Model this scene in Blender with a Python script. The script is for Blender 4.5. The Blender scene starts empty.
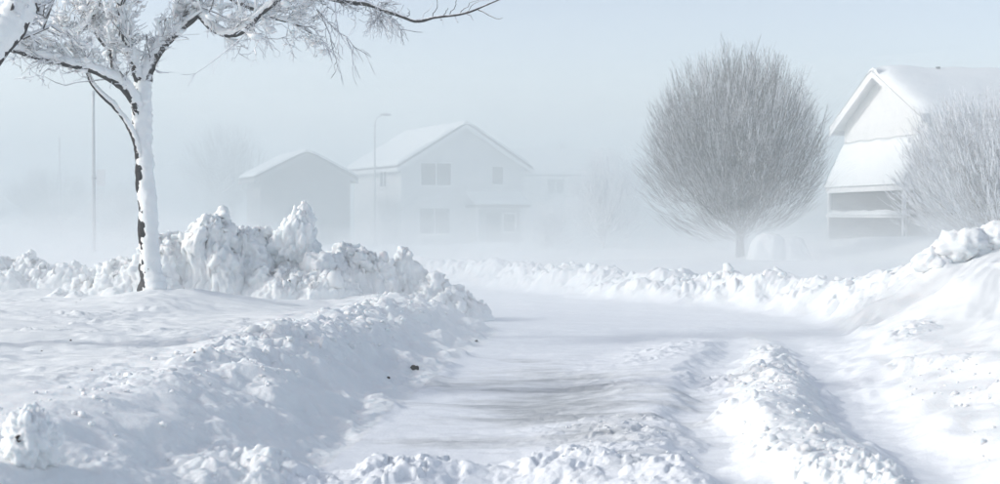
import bpy, bmesh, math, random
import numpy as np
from mathutils import Vector, Matrix

rng = np.random.default_rng(7)
random.seed(7)
sc = bpy.context.scene
col = sc.collection

# ------------------------------------------------------------------ camera
F = 1374.0            # focal length in photo pixels (1000 wide)
CAM_H = 2.0
cam_d = bpy.data.cameras.new('camera')
cam_d.sensor_width = 36.0
cam_d.lens = 36.0 * F / 1000.0
cam_d.clip_start = 0.05
cam_d.clip_end = 2000.0
cam_d.dof.use_dof = True
cam_d.dof.focus_distance = 22.0
cam_d.dof.aperture_fstop = 2.4
cam = bpy.data.objects.new('camera', cam_d)
cam.location = (0, 0, CAM_H)
cam.rotation_euler = (math.radians(90 - 1.13), 0, 0)
col.objects.link(cam)
sc.camera = cam

# ------------------------------------------------------------------ sky + sun
SUN_EL = math.radians(27)
SUN_AZ = math.radians(-94)          # compass style, clockwise from +Y: sun stands to the left
w = bpy.data.worlds.new('World'); sc.world = w; w.use_nodes = True
nt = w.node_tree; nt.nodes.clear()
wo = nt.nodes.new('ShaderNodeOutputWorld'); bg = nt.nodes.new('ShaderNodeBackground')
sky = nt.nodes.new('ShaderNodeTexSky'); sky.sky_type = 'NISHITA'; sky.sun_disc = False
sky.sun_elevation = SUN_EL; sky.sun_rotation = SUN_AZ
sky.air_density = 0.75; sky.dust_density = 1.7; sky.ozone_density = 0.0
bg.inputs['Strength'].default_value = 0.15
hs = nt.nodes.new('ShaderNodeHueSaturation'); hs.inputs['Saturation'].default_value = 0.64   # thin white overcast veil, the same all over the sky
nt.links.new(sky.outputs[0], hs.inputs['Color']); nt.links.new(hs.outputs[0], bg.inputs[0]); nt.links.new(bg.outputs[0], wo.inputs[0])

sd = bpy.data.lights.new('sun', 'SUN'); sd.energy = 1.25; sd.angle = math.radians(4.5); sd.color = (1.0, 0.995, 0.965)
sun = bpy.data.objects.new('sun', sd); col.objects.link(sun)
to_sun = Vector((math.sin(SUN_AZ) * math.cos(SUN_EL), math.cos(SUN_AZ) * math.cos(SUN_EL), math.sin(SUN_EL)))
sun.rotation_euler = to_sun.to_track_quat('Z', 'Y').to_euler()
sun.location = (0, 0, 60)

vs = sc.view_settings
vs.view_transform = 'Standard'; vs.look = 'None'; vs.gamma = 1.0; vs.exposure = 0.45
vs.use_curve_mapping = False
cy = sc.cycles
cy.max_bounces = 8; cy.diffuse_bounces = 4; cy.glossy_bounces = 2; cy.transmission_bounces = 4
cy.volume_bounces = 3; cy.transparent_max_bounces = 8
cy.use_denoising = True
cy.sample_clamp_indirect = 6.0
sc.render.filter_size = 2.3

# ------------------------------------------------------------------ noise helpers
_TAB = rng.random(1 << 20); _TAB2 = rng.random(1 << 20)
def _hi(ix, iy, iz, seed):
    return ((ix * 73856093) ^ (iy * 19349663) ^ (iz * 83492791) ^ (seed * 2654435 + 77777)) & 0xFFFFF
def _h(ix, iy, iz, seed):
    return _TAB[_hi(ix.astype(np.int64), iy.astype(np.int64), iz.astype(np.int64), seed)]
_CS = np.cos(_TAB * 2 * np.pi); _SN = np.sin(_TAB * 2 * np.pi)

def vn2(x, y, seed=0):
    fx0 = np.floor(x); fy0 = np.floor(y); fx = x - fx0; fy = y - fy0
    ix = fx0.astype(np.int64); iy = fy0.astype(np.int64)
    ux = fx * fx * fx * (fx * (fx * 6 - 15) + 10); uy = fy * fy * fy * (fy * (fy * 6 - 15) + 10)
    sd_ = seed * 2654435 + 77777
    hx0 = ix * 73856093; hx1 = (ix + 1) * 73856093; hy0 = (iy * 19349663) ^ sd_; hy1 = ((iy + 1) * 19349663) ^ sd_
    def g(hx, hy, a, b):
        k = (hx ^ hy) & 0xFFFFF
        return _CS[k] * (fx - a) + _SN[k] * (fy - b)
    a = g(hx0, hy0, 0, 0); b = g(hx1, hy0, 1, 0); c = g(hx0, hy1, 0, 1); d = g(hx1, hy1, 1, 1)
    return (a + (b - a) * ux + (c - a) * uy + (a - b - c + d) * ux * uy) * 1.4

def fbm2(x, y, oct=4, seed=0, gain=0.5):
    s = 0; a = 1.0
    for i in range(oct):
        s = s + a * vn2(x * 2 ** i + 13.7 * i, y * 2 ** i - 7.1 * i, seed + i); a *= gain
    return s

def wor2(x, y, seed=0):
    """distance to the nearest feature point and that cell's own random number"""
    fx0 = np.floor(x); fy0 = np.floor(y); rx = x - fx0; ry = y - fy0
    ix = fx0.astype(np.int64); iy = fy0.astype(np.int64); sd_ = seed * 2654435 + 77777
    best = np.full(x.shape, 9.0); cid = np.zeros(x.shape, np.int64)
    for a in (-1, 0, 1):
        hx = (ix + a) * 73856093
        for b in (-1, 0, 1):
            k = (hx ^ ((iy + b) * 19349663) ^ sd_) & 0xFFFFF
            d = (a + _TAB[k] - rx) ** 2 + (b + _TAB2[k] - ry) ** 2
            m = d < best
            best = np.where(m, d, best); cid = np.where(m, k, cid)
    return np.sqrt(best), _TAB[(cid + 7919) & 0xFFFFF]

def vn3(p, seed=0):
    i = np.floor(p); f = p - i; u = f * f * (3 - 2 * f); out = 0
    for a in (0, 1):
        wx = u[:, 0] if a else 1 - u[:, 0]
        for b in (0, 1):
            wy = u[:, 1] if b else 1 - u[:, 1]
            for c in (0, 1):
                wz = u[:, 2] if c else 1 - u[:, 2]
                out = out + wx * wy * wz * _h(i[:, 0] + a, i[:, 1] + b, i[:, 2] + c, seed)
    return out * 2 - 1

def wor3(p, seed=0):
    i = np.floor(p); best = np.full(len(p), 9.0)
    for a in (-1, 0, 1):
        for b in (-1, 0, 1):
            for c in (-1, 0, 1):
                q = i + np.array([a, b, c])
                d = 0
                for k in range(3):
                    d = d + (q[:, k] + _h(q[:, 0], q[:, 1], q[:, 2], seed + 31 * k) - p[:, k]) ** 2
                best = np.minimum(best, d)
    return np.sqrt(best)

def sstep(a, b, x):
    t = np.clip((x - a) / (b - a), 0, 1); return t * t * (3 - 2 * t)

def at(px, py, D):
    """photo pixel + distance -> world point"""
    return np.array([(px - 500.0) / F * D, D, CAM_H + (215.0 - py) / F * D])

# ------------------------------------------------------------------ object helpers
def tag(o, label=None, cat=None, group=None, kind=None):
    if label: o['label'] = label
    if cat: o['category'] = cat
    if group: o['group'] = group
    if kind: o['kind'] = kind
    return o

def link(name, me, mat=None, parent=None):
    o = bpy.data.objects.new(name, me); col.objects.link(o)
    if mat is not None and me is not None and len(me.materials) == 0: me.materials.append(mat)
    if parent is not None: o.parent = parent
    return o

def empty(name, loc=(0, 0, 0), rz=0.0):
    o = bpy.data.objects.new(name, None); col.objects.link(o)
    o.location = loc; o.rotation_euler = (0, 0, rz); o.empty_display_size = 0.2
    return o

def mesh_np(name, V, Fq, smooth=True):
    """V (n,3), Fq (m,k) same-length faces"""
    V = np.asarray(V, dtype=np.float32); Fq = np.asarray(Fq, dtype=np.int32)
    me = bpy.data.meshes.new(name)
    me.vertices.add(len(V)); me.vertices.foreach_set('co', V.ravel())
    k = Fq.shape[1]; n = len(Fq)
    me.loops.add(n * k); me.loops.foreach_set('vertex_index', Fq.ravel())
    me.polygons.add(n); me.polygons.foreach_set('loop_start', np.arange(0, n * k, k, dtype=np.int32))
    me.polygons.foreach_set('use_smooth', np.full(n, smooth, dtype=bool))
    me.update(calc_edges=True); me.validate()
    return me

def tubes(P, R, S=5):
    """P (N,K,3) polylines, R (N,K) radii -> V, F (quads)"""
    N, K, _ = P.shape
    T = np.gradient(P, axis=1); T /= (np.linalg.norm(T, axis=2, keepdims=True) + 1e-9)
    main = P[:, -1] - P[:, 0]; main /= (np.linalg.norm(main, axis=1, keepdims=True) + 1e-9)
    ref = np.where(np.abs(main[:, 2:3]) < 0.8, np.array([[0, 0, 1.0]]), np.array([[0.2, 1.0, 0]]))
    ref = np.repeat(ref[:, None, :], K, 1)
    U = np.cross(T, ref); U /= (np.linalg.norm(U, axis=2, keepdims=True) + 1e-9)
    W = np.cross(U, T)
    a = np.arange(S) / S * 2 * np.pi
    V = P[:, :, None, :] + R[:, :, None, None] * (U[:, :, None, :] * np.cos(a)[None, None, :, None] + W[:, :, None, :] * np.sin(a)[None, None, :, None])
    base = (np.arange(N) * K * S)[:, None, None]
    i = np.arange(K - 1)[None, :, None] * S; j = np.arange(S)[None, None, :]; j2 = (j + 1) % S
    Fq = np.stack([base + i + j, base + i + j2, base + i + S + j2, base + i + S + j], -1).reshape(-1, 4)
    return V.reshape(-1, 3), Fq

def spline(pts, n):
    """Catmull-Rom through pts (m,k) -> n samples"""
    p = np.asarray(pts, float); m = len(p)
    q = np.vstack([2 * p[0] - p[1], p, 2 * p[-1] - p[-2]])
    t = np.linspace(0, m - 1 - 1e-6, n); i = t.astype(int); f = (t - i)[:, None]
    a, b, c, d = q[i], q[i + 1], q[i + 2], q[i + 3]
    return 0.5 * ((2 * b) + (-a + c) * f + (2 * a - 5 * b + 4 * c - d) * f ** 2 + (-a + 3 * b - 3 * c + d) * f ** 3)

class MB:
    """collects boxes and prisms, builds one mesh object"""
    def __init__(s): s.v = []; s.f = []
    def box(s, x0, x1, y0, y1, z0, z1):
        b = len(s.v)
        s.v += [(x0, y0, z0), (x1, y0, z0), (x1, y1, z0), (x0, y1, z0), (x0, y0, z1), (x1, y0, z1), (x1, y1, z1), (x0, y1, z1)]
        s.f += [[b + i for i in q] for q in ((3, 2, 1, 0), (4, 5, 6, 7), (0, 1, 5, 4), (1, 2, 6, 5), (2, 3, 7, 6), (3, 0, 4, 7))]
        return s
    def prism(s, poly, y0, y1):
        """poly list of (x,z) counter-clockwise seen from -Y"""
        b = len(s.v); n = len(poly)
        s.v += [(x, y0, z) for x, z in poly] + [(x, y1, z) for x, z in poly]
        s.f += [[b + i for i in range(n)], [b + n + i for i in reversed(range(n))]]
        s.f += [[b + (i + 1) % n, b + i, b + n + i, b + n + (i + 1) % n] for i in range(n)]
        return s
    def build(s, name, mat, parent=None, bevel=0.0):
        me = bpy.data.meshes.new(name); me.from_pydata(s.v, [], s.f); me.update()
        o = link(name, me, mat, parent)
        if bevel:
            m = o.modifiers.new('bevel', 'BEVEL'); m.width = bevel; m.segments = 2
        return o

# ------------------------------------------------------------------ materials
def new_mat(name):
    m = bpy.data.materials.new(name); m.use_nodes = True
    n = m.node_tree.nodes; l = m.node_tree.links
    return m, n, l, n['Principled BSDF']

def noise(n, l, scale, detail=4.0, rough=0.55, vec=None, mapscale=None):
    t = n.new('ShaderNodeTexNoise'); t.inputs['Scale'].default_value = scale
    t.inputs['Detail'].default_value = detail; t.inputs['Roughness'].default_value = rough
    tc = n.new('ShaderNodeTexCoord'); src = tc.outputs['Object']
    if mapscale:
        mp = n.new('ShaderNodeMapping'); mp.inputs['Scale'].default_value = mapscale
        l.new(src, mp.inputs['Vector']); src = mp.outputs['Vector']
    l.new(src, t.inputs['Vector'])
    return t

def ramp(n, l, src, stops):
    r = n.new('ShaderNodeValToRGB'); e = r.color_ramp.elements
    while len(e) < len(stops): e.new(0.5)
    for i, (p, c) in enumerate(stops):
        e[i].position = p; e[i].color = c if len(c) == 4 else (*c, 1)
    l.new(src, r.inputs['Fac']); return r

def bump(n, l, b, height, strength, dist):
    k = n.new('ShaderNodeBump'); k.inputs['Strength'].default_value = strength; k.inputs['Distance'].default_value = dist
    l.new(height, k.inputs['Height']); l.new(k.outputs['Normal'], b.inputs['Normal']); return k

SNOW = (0.86, 0.885, 0.89)
def snow_material(name, c=SNOW, grain=40.0, gd=0.012, streak=None, sss=0.0):
    m, n, l, b = new_mat(name)
    b.inputs['Roughness'].default_value = 0.75
    b.inputs['Specular IOR Level'].default_value = 0.2
    t = noise(n, l, 1.7, 6, 0.6, mapscale=streak)
    r = ramp(n, l, t.outputs['Fac'], [(0.3, tuple(x * 0.95 for x in c)), (0.65, c)])
    l.new(r.outputs['Color'], b.inputs['Base Color'])
    b.inputs['Subsurface Weight'].default_value = sss
    b.inputs['Subsurface Radius'].default_value = (0.8, 0.95, 1.0); b.inputs['Subsurface Scale'].default_value = 0.035
    t2 = noise(n, l, grain, 5, 0.65)
    bump(n, l, b, t2.outputs['Fac'], 0.6, gd)
    return m

M = {}
M['snow'] = snow_material('snow')
M['snow_lump'] = snow_material('snow_lump', grain=26.0, gd=0.014, sss=0.7)
M['roof_snow'] = snow_material('roof_snow', grain=3.0, gd=0.05)

# packed road snow with bare asphalt showing through where the wind scoured it
m, n, l, b = new_mat('packed_road_snow')
b.inputs['Roughness'].default_value = 0.7; b.inputs['Specular IOR Level'].default_value = 0.25
t = noise(n, l, 1.0, 7, 0.62, mapscale=(0.55, 1.3, 1.0))
t3 = noise(n, l, 7.0, 6, 0.7, mapscale=(0.25, 1.0, 1.0))
mx = n.new('ShaderNodeMath'); mx.operation = 'MULTIPLY_ADD'; mx.inputs[1].default_value = 0.45
l.new(t3.outputs['Fac'], mx.inputs[0]); l.new(t.outputs['Fac'], mx.inputs[2])
# the scoured area lies in the middle of the carriageway
tc = n.new('ShaderNodeTexCoord'); mp = n.new('ShaderNodeMapping'); mp.vector_type = 'POINT'
mp.inputs['Location'].default_value = (-0.55 / 1.6, -14.6 / 3.6, 0); mp.inputs['Scale'].default_value = (1 / 1.6, 1 / 3.6, 0)
l.new(tc.outputs['Object'], mp.inputs['Vector'])
vl = n.new('ShaderNodeVectorMath'); vl.operation = 'LENGTH'; l.new(mp.outputs['Vector'], vl.inputs[0])
sb = n.new('ShaderNodeMath'); sb.operation = 'MULTIPLY_ADD'; sb.inputs[1].default_value = -0.26; l.new(vl.outputs['Value'], sb.inputs[0]); l.new(mx.outputs[0], sb.inputs[2])
r = ramp(n, l, sb.outputs[0], [(0.46, (0.86, 0.885, 0.91)), (0.60, (0.69, 0.71, 0.725)), (0.72, (0.46, 0.48, 0.495))])
l.new(r.outputs['Color'], b.inputs['Base Color'])
t2 = noise(n, l, 35, 5, 0.65); bump(n, l, b, t2.outputs['Fac'], 0.6, 0.012)
M['road'] = m

def bark_material(name, dark, light, snow_amt, scale=14.0):
    """bark with snow stuck to faces that look up or into the wind"""
    m, n, l, b = new_mat(name)
    b.inputs['Roughness'].default_value = 0.85; b.inputs['Specular IOR Level'].default_value = 0.15
    t = noise(n, l, scale, 5, 0.6)
    r = ramp(n, l, t.outputs['Fac'], [(0.35, dark), (0.7, light)])
    g = n.new('ShaderNodeNewGeometry')
    dt = n.new('ShaderNodeVectorMath'); dt.operation = 'DOT_PRODUCT'; dt.inputs[1].default_value = (0.45, -0.25, 0.85)
    l.new(g.outputs['Normal'], dt.inputs[0])
    t2 = noise(n, l, 3.5, 5, 0.7)
    a = n.new('ShaderNodeMath'); a.operation = 'MULTIPLY_ADD'; a.inputs[1].default_value = 2.6
    l.new(t2.outputs['Fac'], a.inputs[0]); l.new(dt.outputs['Value'], a.inputs[2])
    r2 = ramp(n, l, a.outputs[0], [(0.0, (0, 0, 0)), (1.0, (1, 1, 1))])
    sub = n.new('ShaderNodeMath'); sub.operation = 'SUBTRACT'; sub.inputs[1].default_value = 1.3 - snow_amt
    l.new(a.outputs[0], sub.inputs[0])
    ml = n.new('ShaderNodeMath'); ml.operation = 'MULTIPLY'; ml.inputs[1].default_value = 4.0; ml.use_clamp = True
    l.new(sub.outputs[0], ml.inputs[0])
    mix = n.new('ShaderNodeMix'); mix.data_type = 'RGBA'
    l.new(ml.outputs[0], mix.inputs[0]); l.new(r.outputs['Color'], mix.inputs[6]); mix.inputs[7].default_value = (0.84, 0.86, 0.89, 1)
    l.new(mix.outputs[2], b.inputs['Base Color'])
    n.remove(r2)
    t4 = noise(n, l, scale * 2, 4, 0.6); bump(n, l, b, t4.outputs['Fac'], 0.8, 0.01)
    return m
M['bark'] = bark_material('bark', (0.012, 0.011, 0.012), (0.045, 0.04, 0.04), -0.35)
M['twig'] = bark_material('twig', (0.03, 0.027, 0.028), (0.075, 0.068, 0.066), 0.1)
M['frost'] = bark_material('frosted_twig', (0.12, 0.12, 0.13), (0.34, 0.34, 0.36), 1.05)
M['far_bark'] = bark_material('far_bark', (0.035, 0.031, 0.033), (0.09, 0.08, 0.077), -0.45, 6)
M['rime'] = bark_material('rimed_twig', (0.13, 0.11, 0.10), (0.28, 0.245, 0.225), 0.45, 6)

def plain(name, c, rough=0.6, var=0.12, scale=3.0, metallic=0.0, bumpd=0.004, stretch=None):
    m, n, l, b = new_mat(name)
    b.inputs['Roughness'].default_value = rough; b.inputs['Metallic'].default_value = metallic
    t = noise(n, l, scale, 5, 0.6, mapscale=stretch)
    r = ramp(n, l, t.outputs['Fac'], [(0.3, tuple(x * (1 - var) for x in c)), (0.7, tuple(min(1, x * (1 + var)) for x in c))])
    l.new(r.outputs['Color'], b.inputs['Base Color'])
    t2 = noise(n, l, scale * 8, 3); bump(n, l, b, t2.outputs['Fac'], 0.4, bumpd)
    return m

def siding(name, c, pitch=0.14):
    m, n, l, b = new_mat(name)
    b.inputs['Roughness'].default_value = 0.6
    t = noise(n, l, 2.0, 5)
    r = ramp(n, l, t.outputs['Fac'], [(0.3, tuple(x * 0.9 for x in c)), (0.7, c)])
    l.new(r.outputs['Color'], b.inputs['Base Color'])
    wv = n.new('ShaderNodeTexWave'); wv.wave_type = 'BANDS'; wv.bands_direction = 'Z'; wv.wave_profile = 'SAW'
    wv.inputs['Scale'].default_value = 0.314 / pitch * 0.5
    tc = n.new('ShaderNodeTexCoord'); l.new(tc.outputs['Object'], wv.inputs['Vector'])
    bump(n, l, b, wv.outputs['Fac'], 0.5, 0.02)
    return m
M['siding_grey'] = siding('grey_siding', (0.70, 0.70, 0.70))
M['siding_dark'] = siding('dark_siding', (0.26, 0.26, 0.27))
M['siding_white'] = siding('white_siding', (0.82, 0.82, 0.81))
M['trim'] = plain('white_trim', (0.80, 0.80, 0.80), 0.5, 0.05)
M['grey_trim'] = plain('grey_trim', (0.30, 0.30, 0.31), 0.6, 0.1)
M['panel'] = plain('dark_panel', (0.12, 0.118, 0.118), 0.6, 0.15)  # even dark grey for the lean-to front, its railing and a porch door
M['shingle'] = plain('asphalt_shingle', (0.10, 0.10, 0.105), 0.9, 0.3, 12)
M['pole'] = plain('galvanised_pole', (0.42, 0.43, 0.45), 0.5, 0.12, 4, 0.4)
M['dark_metal'] = plain('dark_metal', (0.10, 0.10, 0.11), 0.5, 0.15)
M['dirt'] = plain('frozen_dirt', (0.035, 0.03, 0.025), 0.95, 0.4, 25, bumpd=0.02)
M['leaf'] = plain('dead_leaf', (0.07, 0.045, 0.03), 0.8, 0.3, 30)
m, n, l, b = new_mat('window_glass')
b.inputs['Base Color'].default_value = (0.03, 0.035, 0.045, 1); b.inputs['Roughness'].default_value = 0.12
t = noise(n, l, 1.2, 2); bump(n, l, b, t.outputs['Fac'], 0.15, 0.02)
M['glass'] = m

def air(name, density, c=(0.85, 0.912, 0.925), g=0.0):
    m = bpy.data.materials.new(name); m.use_nodes = True
    n = m.node_tree.nodes; n.clear()
    o = n.new('ShaderNodeOutputMaterial'); v = n.new('ShaderNodeVolumePrincipled')
    v.inputs['Color'].default_value = (*c, 1); v.inputs['Density'].default_value = density; v.inputs['Anisotropy'].default_value = g
    m.node_tree.links.new(v.outputs[0], o.inputs['Volume'])
    return m

# ------------------------------------------------------------------ terrain
LEFT = np.array([(-3.2, -6), (-1.95, 6), (-1.33, 10.8), (-0.95, 14.9), (-0.35, 20.3), (0.02, 22.6), (0.0, 24.4), (-0.75, 26.2), (-2.5, 27.6), (-6, 29.0), (-14, 31.0), (-45, 36.0)])
RIGHT = np.array([(3.2, -6), (3.35, 7), (3.65, 10), (4.05, 13.4), (4.75, 17.7), (5.7, 22), (5.95, 26), (5.1, 29), (2.9, 31.6), (0.6, 35.4), (-1.6, 39.4), (-8, 45), (-45, 56)])

def sdist(x, y, poly, right):
    """signed distance to an open polyline: positive on the side asked for"""
    best = np.full(x.shape, 1e9); sg = np.zeros(x.shape)
    for (ax, ay), (bx, by) in zip(poly[:-1], poly[1:]):
        dx, dy = bx - ax, by - ay; L = dx * dx + dy * dy
        t = np.clip(((x - ax) * dx + (y - ay) * dy) / L, 0, 1)
        d = np.hypot(x - ax - t * dx, y - ay - t * dy)
        s = np.sign(dx * (y - ay) - dy * (x - ax))       # + = left of travel
        m = d < best - 1e-9
        best = np.where(m, d, best); sg = np.where(m, s, sg)
    sg = np.where(sg == 0, 1, sg)
    return best * sg * (-1 if right else 1)

def lumps(x, y, size, seed, mask=None):
    """irregular clods of about this size, 0..1; a mask limits the work to where it is not zero"""
    if mask is not None:
        k = np.where(mask > 0.004)[0]
        out = np.zeros(x.shape)
        if len(k): out[k] = lumps(x[k], y[k], size, seed) * mask[k]
        return out
    wx = x / size + 0.55 * vn2(x / size * 0.9, y / size * 0.9, seed + 5) + 0.22 * vn2(x / size * 2.6, y / size * 2.6, seed + 7)
    wy = y / size + 0.55 * vn2(x / size * 0.9 + 9, y / size * 0.9, seed + 6) + 0.22 * vn2(x / size * 2.6 + 4, y / size * 2.6, seed + 8)
    f, c = wor2(wx, wy, seed)
    return np.sqrt(np.clip(1 - (f / 0.8) ** 2, 0, 1)) * (0.12 + 0.95 * c * c)

RUT1 = np.array([(2.1, 6), (1.74, 10.2), (1.91, 12.8), (2.6, 16.7), (3.6, 20.6), (4.1, 25)])
RUT2 = np.array([(3.3, 6), (3.15, 10.2), (3.35, 12.8), (3.83, 16.2), (4.3, 19.6), (4.8, 25)])

def height(x, y, detail=True):
    dl = sdist(x, y, LEFT, False)          # >0 on the lawn side
    dr = sdist(x, y, RIGHT, True)          # >0 on the right / far side
    wob = 0.22 * vn2(x * 0.9, y * 0.9, 3) + 0.12 * vn2(x * 2.7, y * 2.7, 4)
    dl2 = dl + wob; dr2 = dr + wob
    # lawn and the plough bank along it
    far_l = sstep(15, 27, y)
    crest = np.exp(-((dl2 - 1.5) / 0.55) ** 2)
    lawn = sstep(-0.15, 1.9, dl2) * (0.57 - 0.10 * far_l) + crest * (0.04 + 0.07 * vn2(x * 0.6, y * 0.6, 8)) * (1 - 0.6 * sstep(20, 24, y)) * sstep(7, 13, y)
    lawn = lawn + 0.27 * np.exp(-((x + 5.45) / 1.3) ** 2 - ((y - 22.0) / 1.8) ** 2) * sstep(0.5, 2, dl2)   # rise round the tree
    lawn = lawn + sstep(0.8, 2.5, dl2) * (0.09 * vn2(x * 0.35, y * 0.45, 9))
    # right drift and far bank
    near_r = 1 - sstep(22, 26, y)
    ridge = np.exp(-((dr2 - 0.6) / 0.45) ** 2)
    bank_f = sstep(-0.3, 1.2, dr2) * 0.42 + np.exp(-((dr2 - 1.1) / 0.75) ** 2) * (0.16 + 0.16 * vn2(x * 0.6, y * 0.6, 18)) * (1 - near_r)
    gy = np.where(y < 23, np.exp(-((y - 23) / 6.2) ** 2), np.exp(-((y - 23) / 2.8) ** 2))
    drift = (0.22 + 1.02 * sstep(5.0, 8.8, x + 0.25 * vn2(x * 0.4, y * 0.4, 97))) * gy + 0.26 * np.exp(-((x - 5.15) / 0.5) ** 2 - ((y - 14.2) / 1.5) ** 2)
    drift = drift + 0.34 * sstep(0.4, 2.0, dr2) * (1 - sstep(15, 20, y))
    drift = np.maximum(drift, 0) * sstep(0.0, 1.7, dr2)
    right = bank_f * (1 - 0.45 * near_r) + ridge * near_r * 0.16 * sstep(-0.2, 0.3, dr2) + drift
    # road with tyre ruts
    on_road = (1 - sstep(-0.5, 0.3, dl2)) * (1 - sstep(-0.5, 0.3, dr2))
    wr = 0.13 * vn2(x * 1.1, y * 0.8, 21) + 0.09 * vn2(x * 3.1, y * 2.6, 22) + 0.04 * vn2(x * 8, y * 7, 24)
    s1 = sdist(x, y, RUT1, True) + wr; s2 = sdist(x, y, RUT2, True) + wr
    tf = 1 - sstep(19.0, 23.5, y)
    hump = sstep(0.02, 0.66, s1) * sstep(0.02, 0.66, -s2)
    rut = tf * (0.24 * hump * (0.8 + 0.7 * vn2(x * 0.7, y * 0.55, 23)) + 0.12 * sstep(0.12, 0.7, s2))
    rut = rut + tf * 0.10 * sstep(0.12, 0.5, -s1) * sstep(1.9, 0.6, -s1)
    road = rut + 0.035 * vn2(x * 0.7, y * 1.2, 30)
    z = np.maximum(lawn, 0) + np.maximum(right, 0) + road * (1 - sstep(-0.2, 0.6, dl2)) * (1 - sstep(0.0, 0.7, dr2))
    if not detail:
        return z
    # ---- clods, sastrugi, streaks
    wxx = x + 0.5 * vn2(x * 0.5, y * 0.5, 39)
    sas = 0.030 * vn2(wxx * 0.7, y * 2.4 + 0.8 * vn2(x * 0.7, y * 0.7, 41), 40) + 0.017 * vn2(wxx * 1.9, y * 6.0, 42) + 0.009 * vn2(wxx * 4.5, y * 12.0, 43)
    sas = sas + 0.010 * np.abs(vn2(wxx * 3.0, y * 5.0, 46))
    z = z + 1.5 * sas * sstep(0.3, 1.8, dl2)
    patch = sstep(-0.25, 0.45, vn2(x * 0.5, y * 0.5, 44) + 0.15 + 0.5 * sstep(14, 20, y))
    cl = sstep(0.75, 1.3, dl2) * (1 - sstep(1.7, 2.9, dl2)) * (0.15 + 0.85 * patch) * (1 - sstep(26, 30, y))
    cl = cl * (0.18 + 0.82 * sstep(9.5, 15, y))
    z = z + lumps(x, y, 0.42, 50, cl) * 0.11 + lumps(x, y, 0.19, 51, cl) * 0.06 + lumps(x, y, 0.08, 52, cl) * 0.03
    sc_l = 0.8 * sstep(2.0, 3.5, dl2) * sstep(0.15, 0.6, vn2(x * 0.45, y * 0.7, 45) + 0.05) * (1 - sstep(20, 26, y) * 0.5)
    z = z + lumps(x, y, 0.26, 53, sc_l) * 0.05 + lumps(x, y, 0.11, 54, sc_l) * 0.035
    slope = sstep(-0.1, 0.3, dl2) * (1 - sstep(0.9, 1.5, dl2))
    z = z + slope * (0.10 * fbm2(x * 1.1, y * 1.1, 5, 60, 0.55)) + lumps(x, y, 0.14, 61, slope) * 0.02
    # right ridge clods
    cr = np.exp(-((dr2 - 0.45) / 0.5) ** 2) * near_r * sstep(-0.25, 0.3, dr2) * (0.06 + 0.85 * sstep(-0.05, 0.5, vn2(x * 0.7, y * 0.55, 73)))
    z = z + lumps(x, y, 0.5, 70, cr) * 0.15 + lumps(x, y, 0.2, 71, cr) * 0.08 + lumps(x, y, 0.09, 72, cr) * 0.04
    # far bank
    cf = sstep(0.0, 0.6, dr2) * (1 - sstep(1.8, 3.0, dr2)) * (1 - near_r)
    z = z + cf * 0.16 * fbm2(x * 0.8, y * 0.7, 5, 83, 0.58) + lumps(x, y, 0.55, 80, cf) * 0.10 + lumps(x, y, 0.24, 81, cf * sstep(-0.2, 0.4, vn2(x * 0.5, y * 0.5, 84))) * 0.12 + lumps(x, y, 0.11, 82, cf) * 0.03
    # wind streaks over the drift
    ds = sstep(1.0, 2.0, dr2) * near_r
    ang = x * 0.55 + y * 0.83; acr = -x * 0.83 + y * 0.55 + 0.35 * vn2(x * 0.4, y * 0.3, 95)
    z = z + ds * (0.11 * vn2(ang * 0.40, acr * 1.3, 90) + 0.026 * vn2(ang * 0.9, acr * 4.5, 91) + 0.008 * vn2(ang * 1.6, acr * 11, 92))
    lob = sstep(0.2, 0.55, vn2(x * 0.5, y * 0.45, 93)) * ds
    z = z + lob * 0.10 * sstep(-0.1, 0.5, vn2(x * 1.3, y * 1.1, 94)) + lumps(x, y, 0.2, 96, lob * sstep(22, 14, y)) * 0.03
    # ridge between ruts and crumbled snow beside them
    mid = tf * np.sqrt(hump) * (0.35 + 0.85 * sstep(-0.1, 0.45, vn2(x * 0.9, y * 0.7, 103)))
    z = z + lumps(x, y, 0.30, 100, mid) * 0.08 + lumps(x, y, 0.14, 101, mid) * 0.065 + lumps(x, y, 0.065, 102, mid) * 0.045
    side = on_road * tf * sstep(0.05, 0.5, -s1) * sstep(2.4, 0.5, -s1) * sstep(-0.2, 0.35, vn2(x * 0.6, y * 0.45, 104))
    z = z + lumps(x, y, 0.2, 105, side) * 0.035 + lumps(x, y, 0.09, 106, side) * 0.025
    z = z + on_road * (0.014 * vn2(x * 1.1, y * 5.0, 107) + 0.007 * vn2(x * 3, y * 11, 108) + 0.006 * fbm2(x * 5, y * 7, 3, 109))
    # loose heaps lying on the road right in front
    for hx, hy, rx, ry, hh in ((-0.80, 10.1, 0.40, 0.42, 0.20), (-0.35, 10.35, 0.45, 0.3, 0.10), (0.45, 10.4, 0.35, 0.4, 0.13), (0.95, 10.3, 0.5, 0.35, 0.09), (1.3, 9.9, 0.3, 0.5, 0.10),
                               (-1.72, 9.9, 0.42, 0.45, 0.20), (2.45, 10.4, 0.35, 0.45, 0.10), (2.45, 15.8, 0.35, 0.8, 0.12)):
        g = np.exp(-((x - hx) / rx) ** 2 - ((y - hy) / ry) ** 2)
        g = np.where(g > 0.01, g, 0)
        z = z + hh * (0.5 * g + 0.55 * lumps(x, y, 0.24, 110, g) + 0.35 * lumps(x, y, 0.09, 111, g))
    return z

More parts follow.
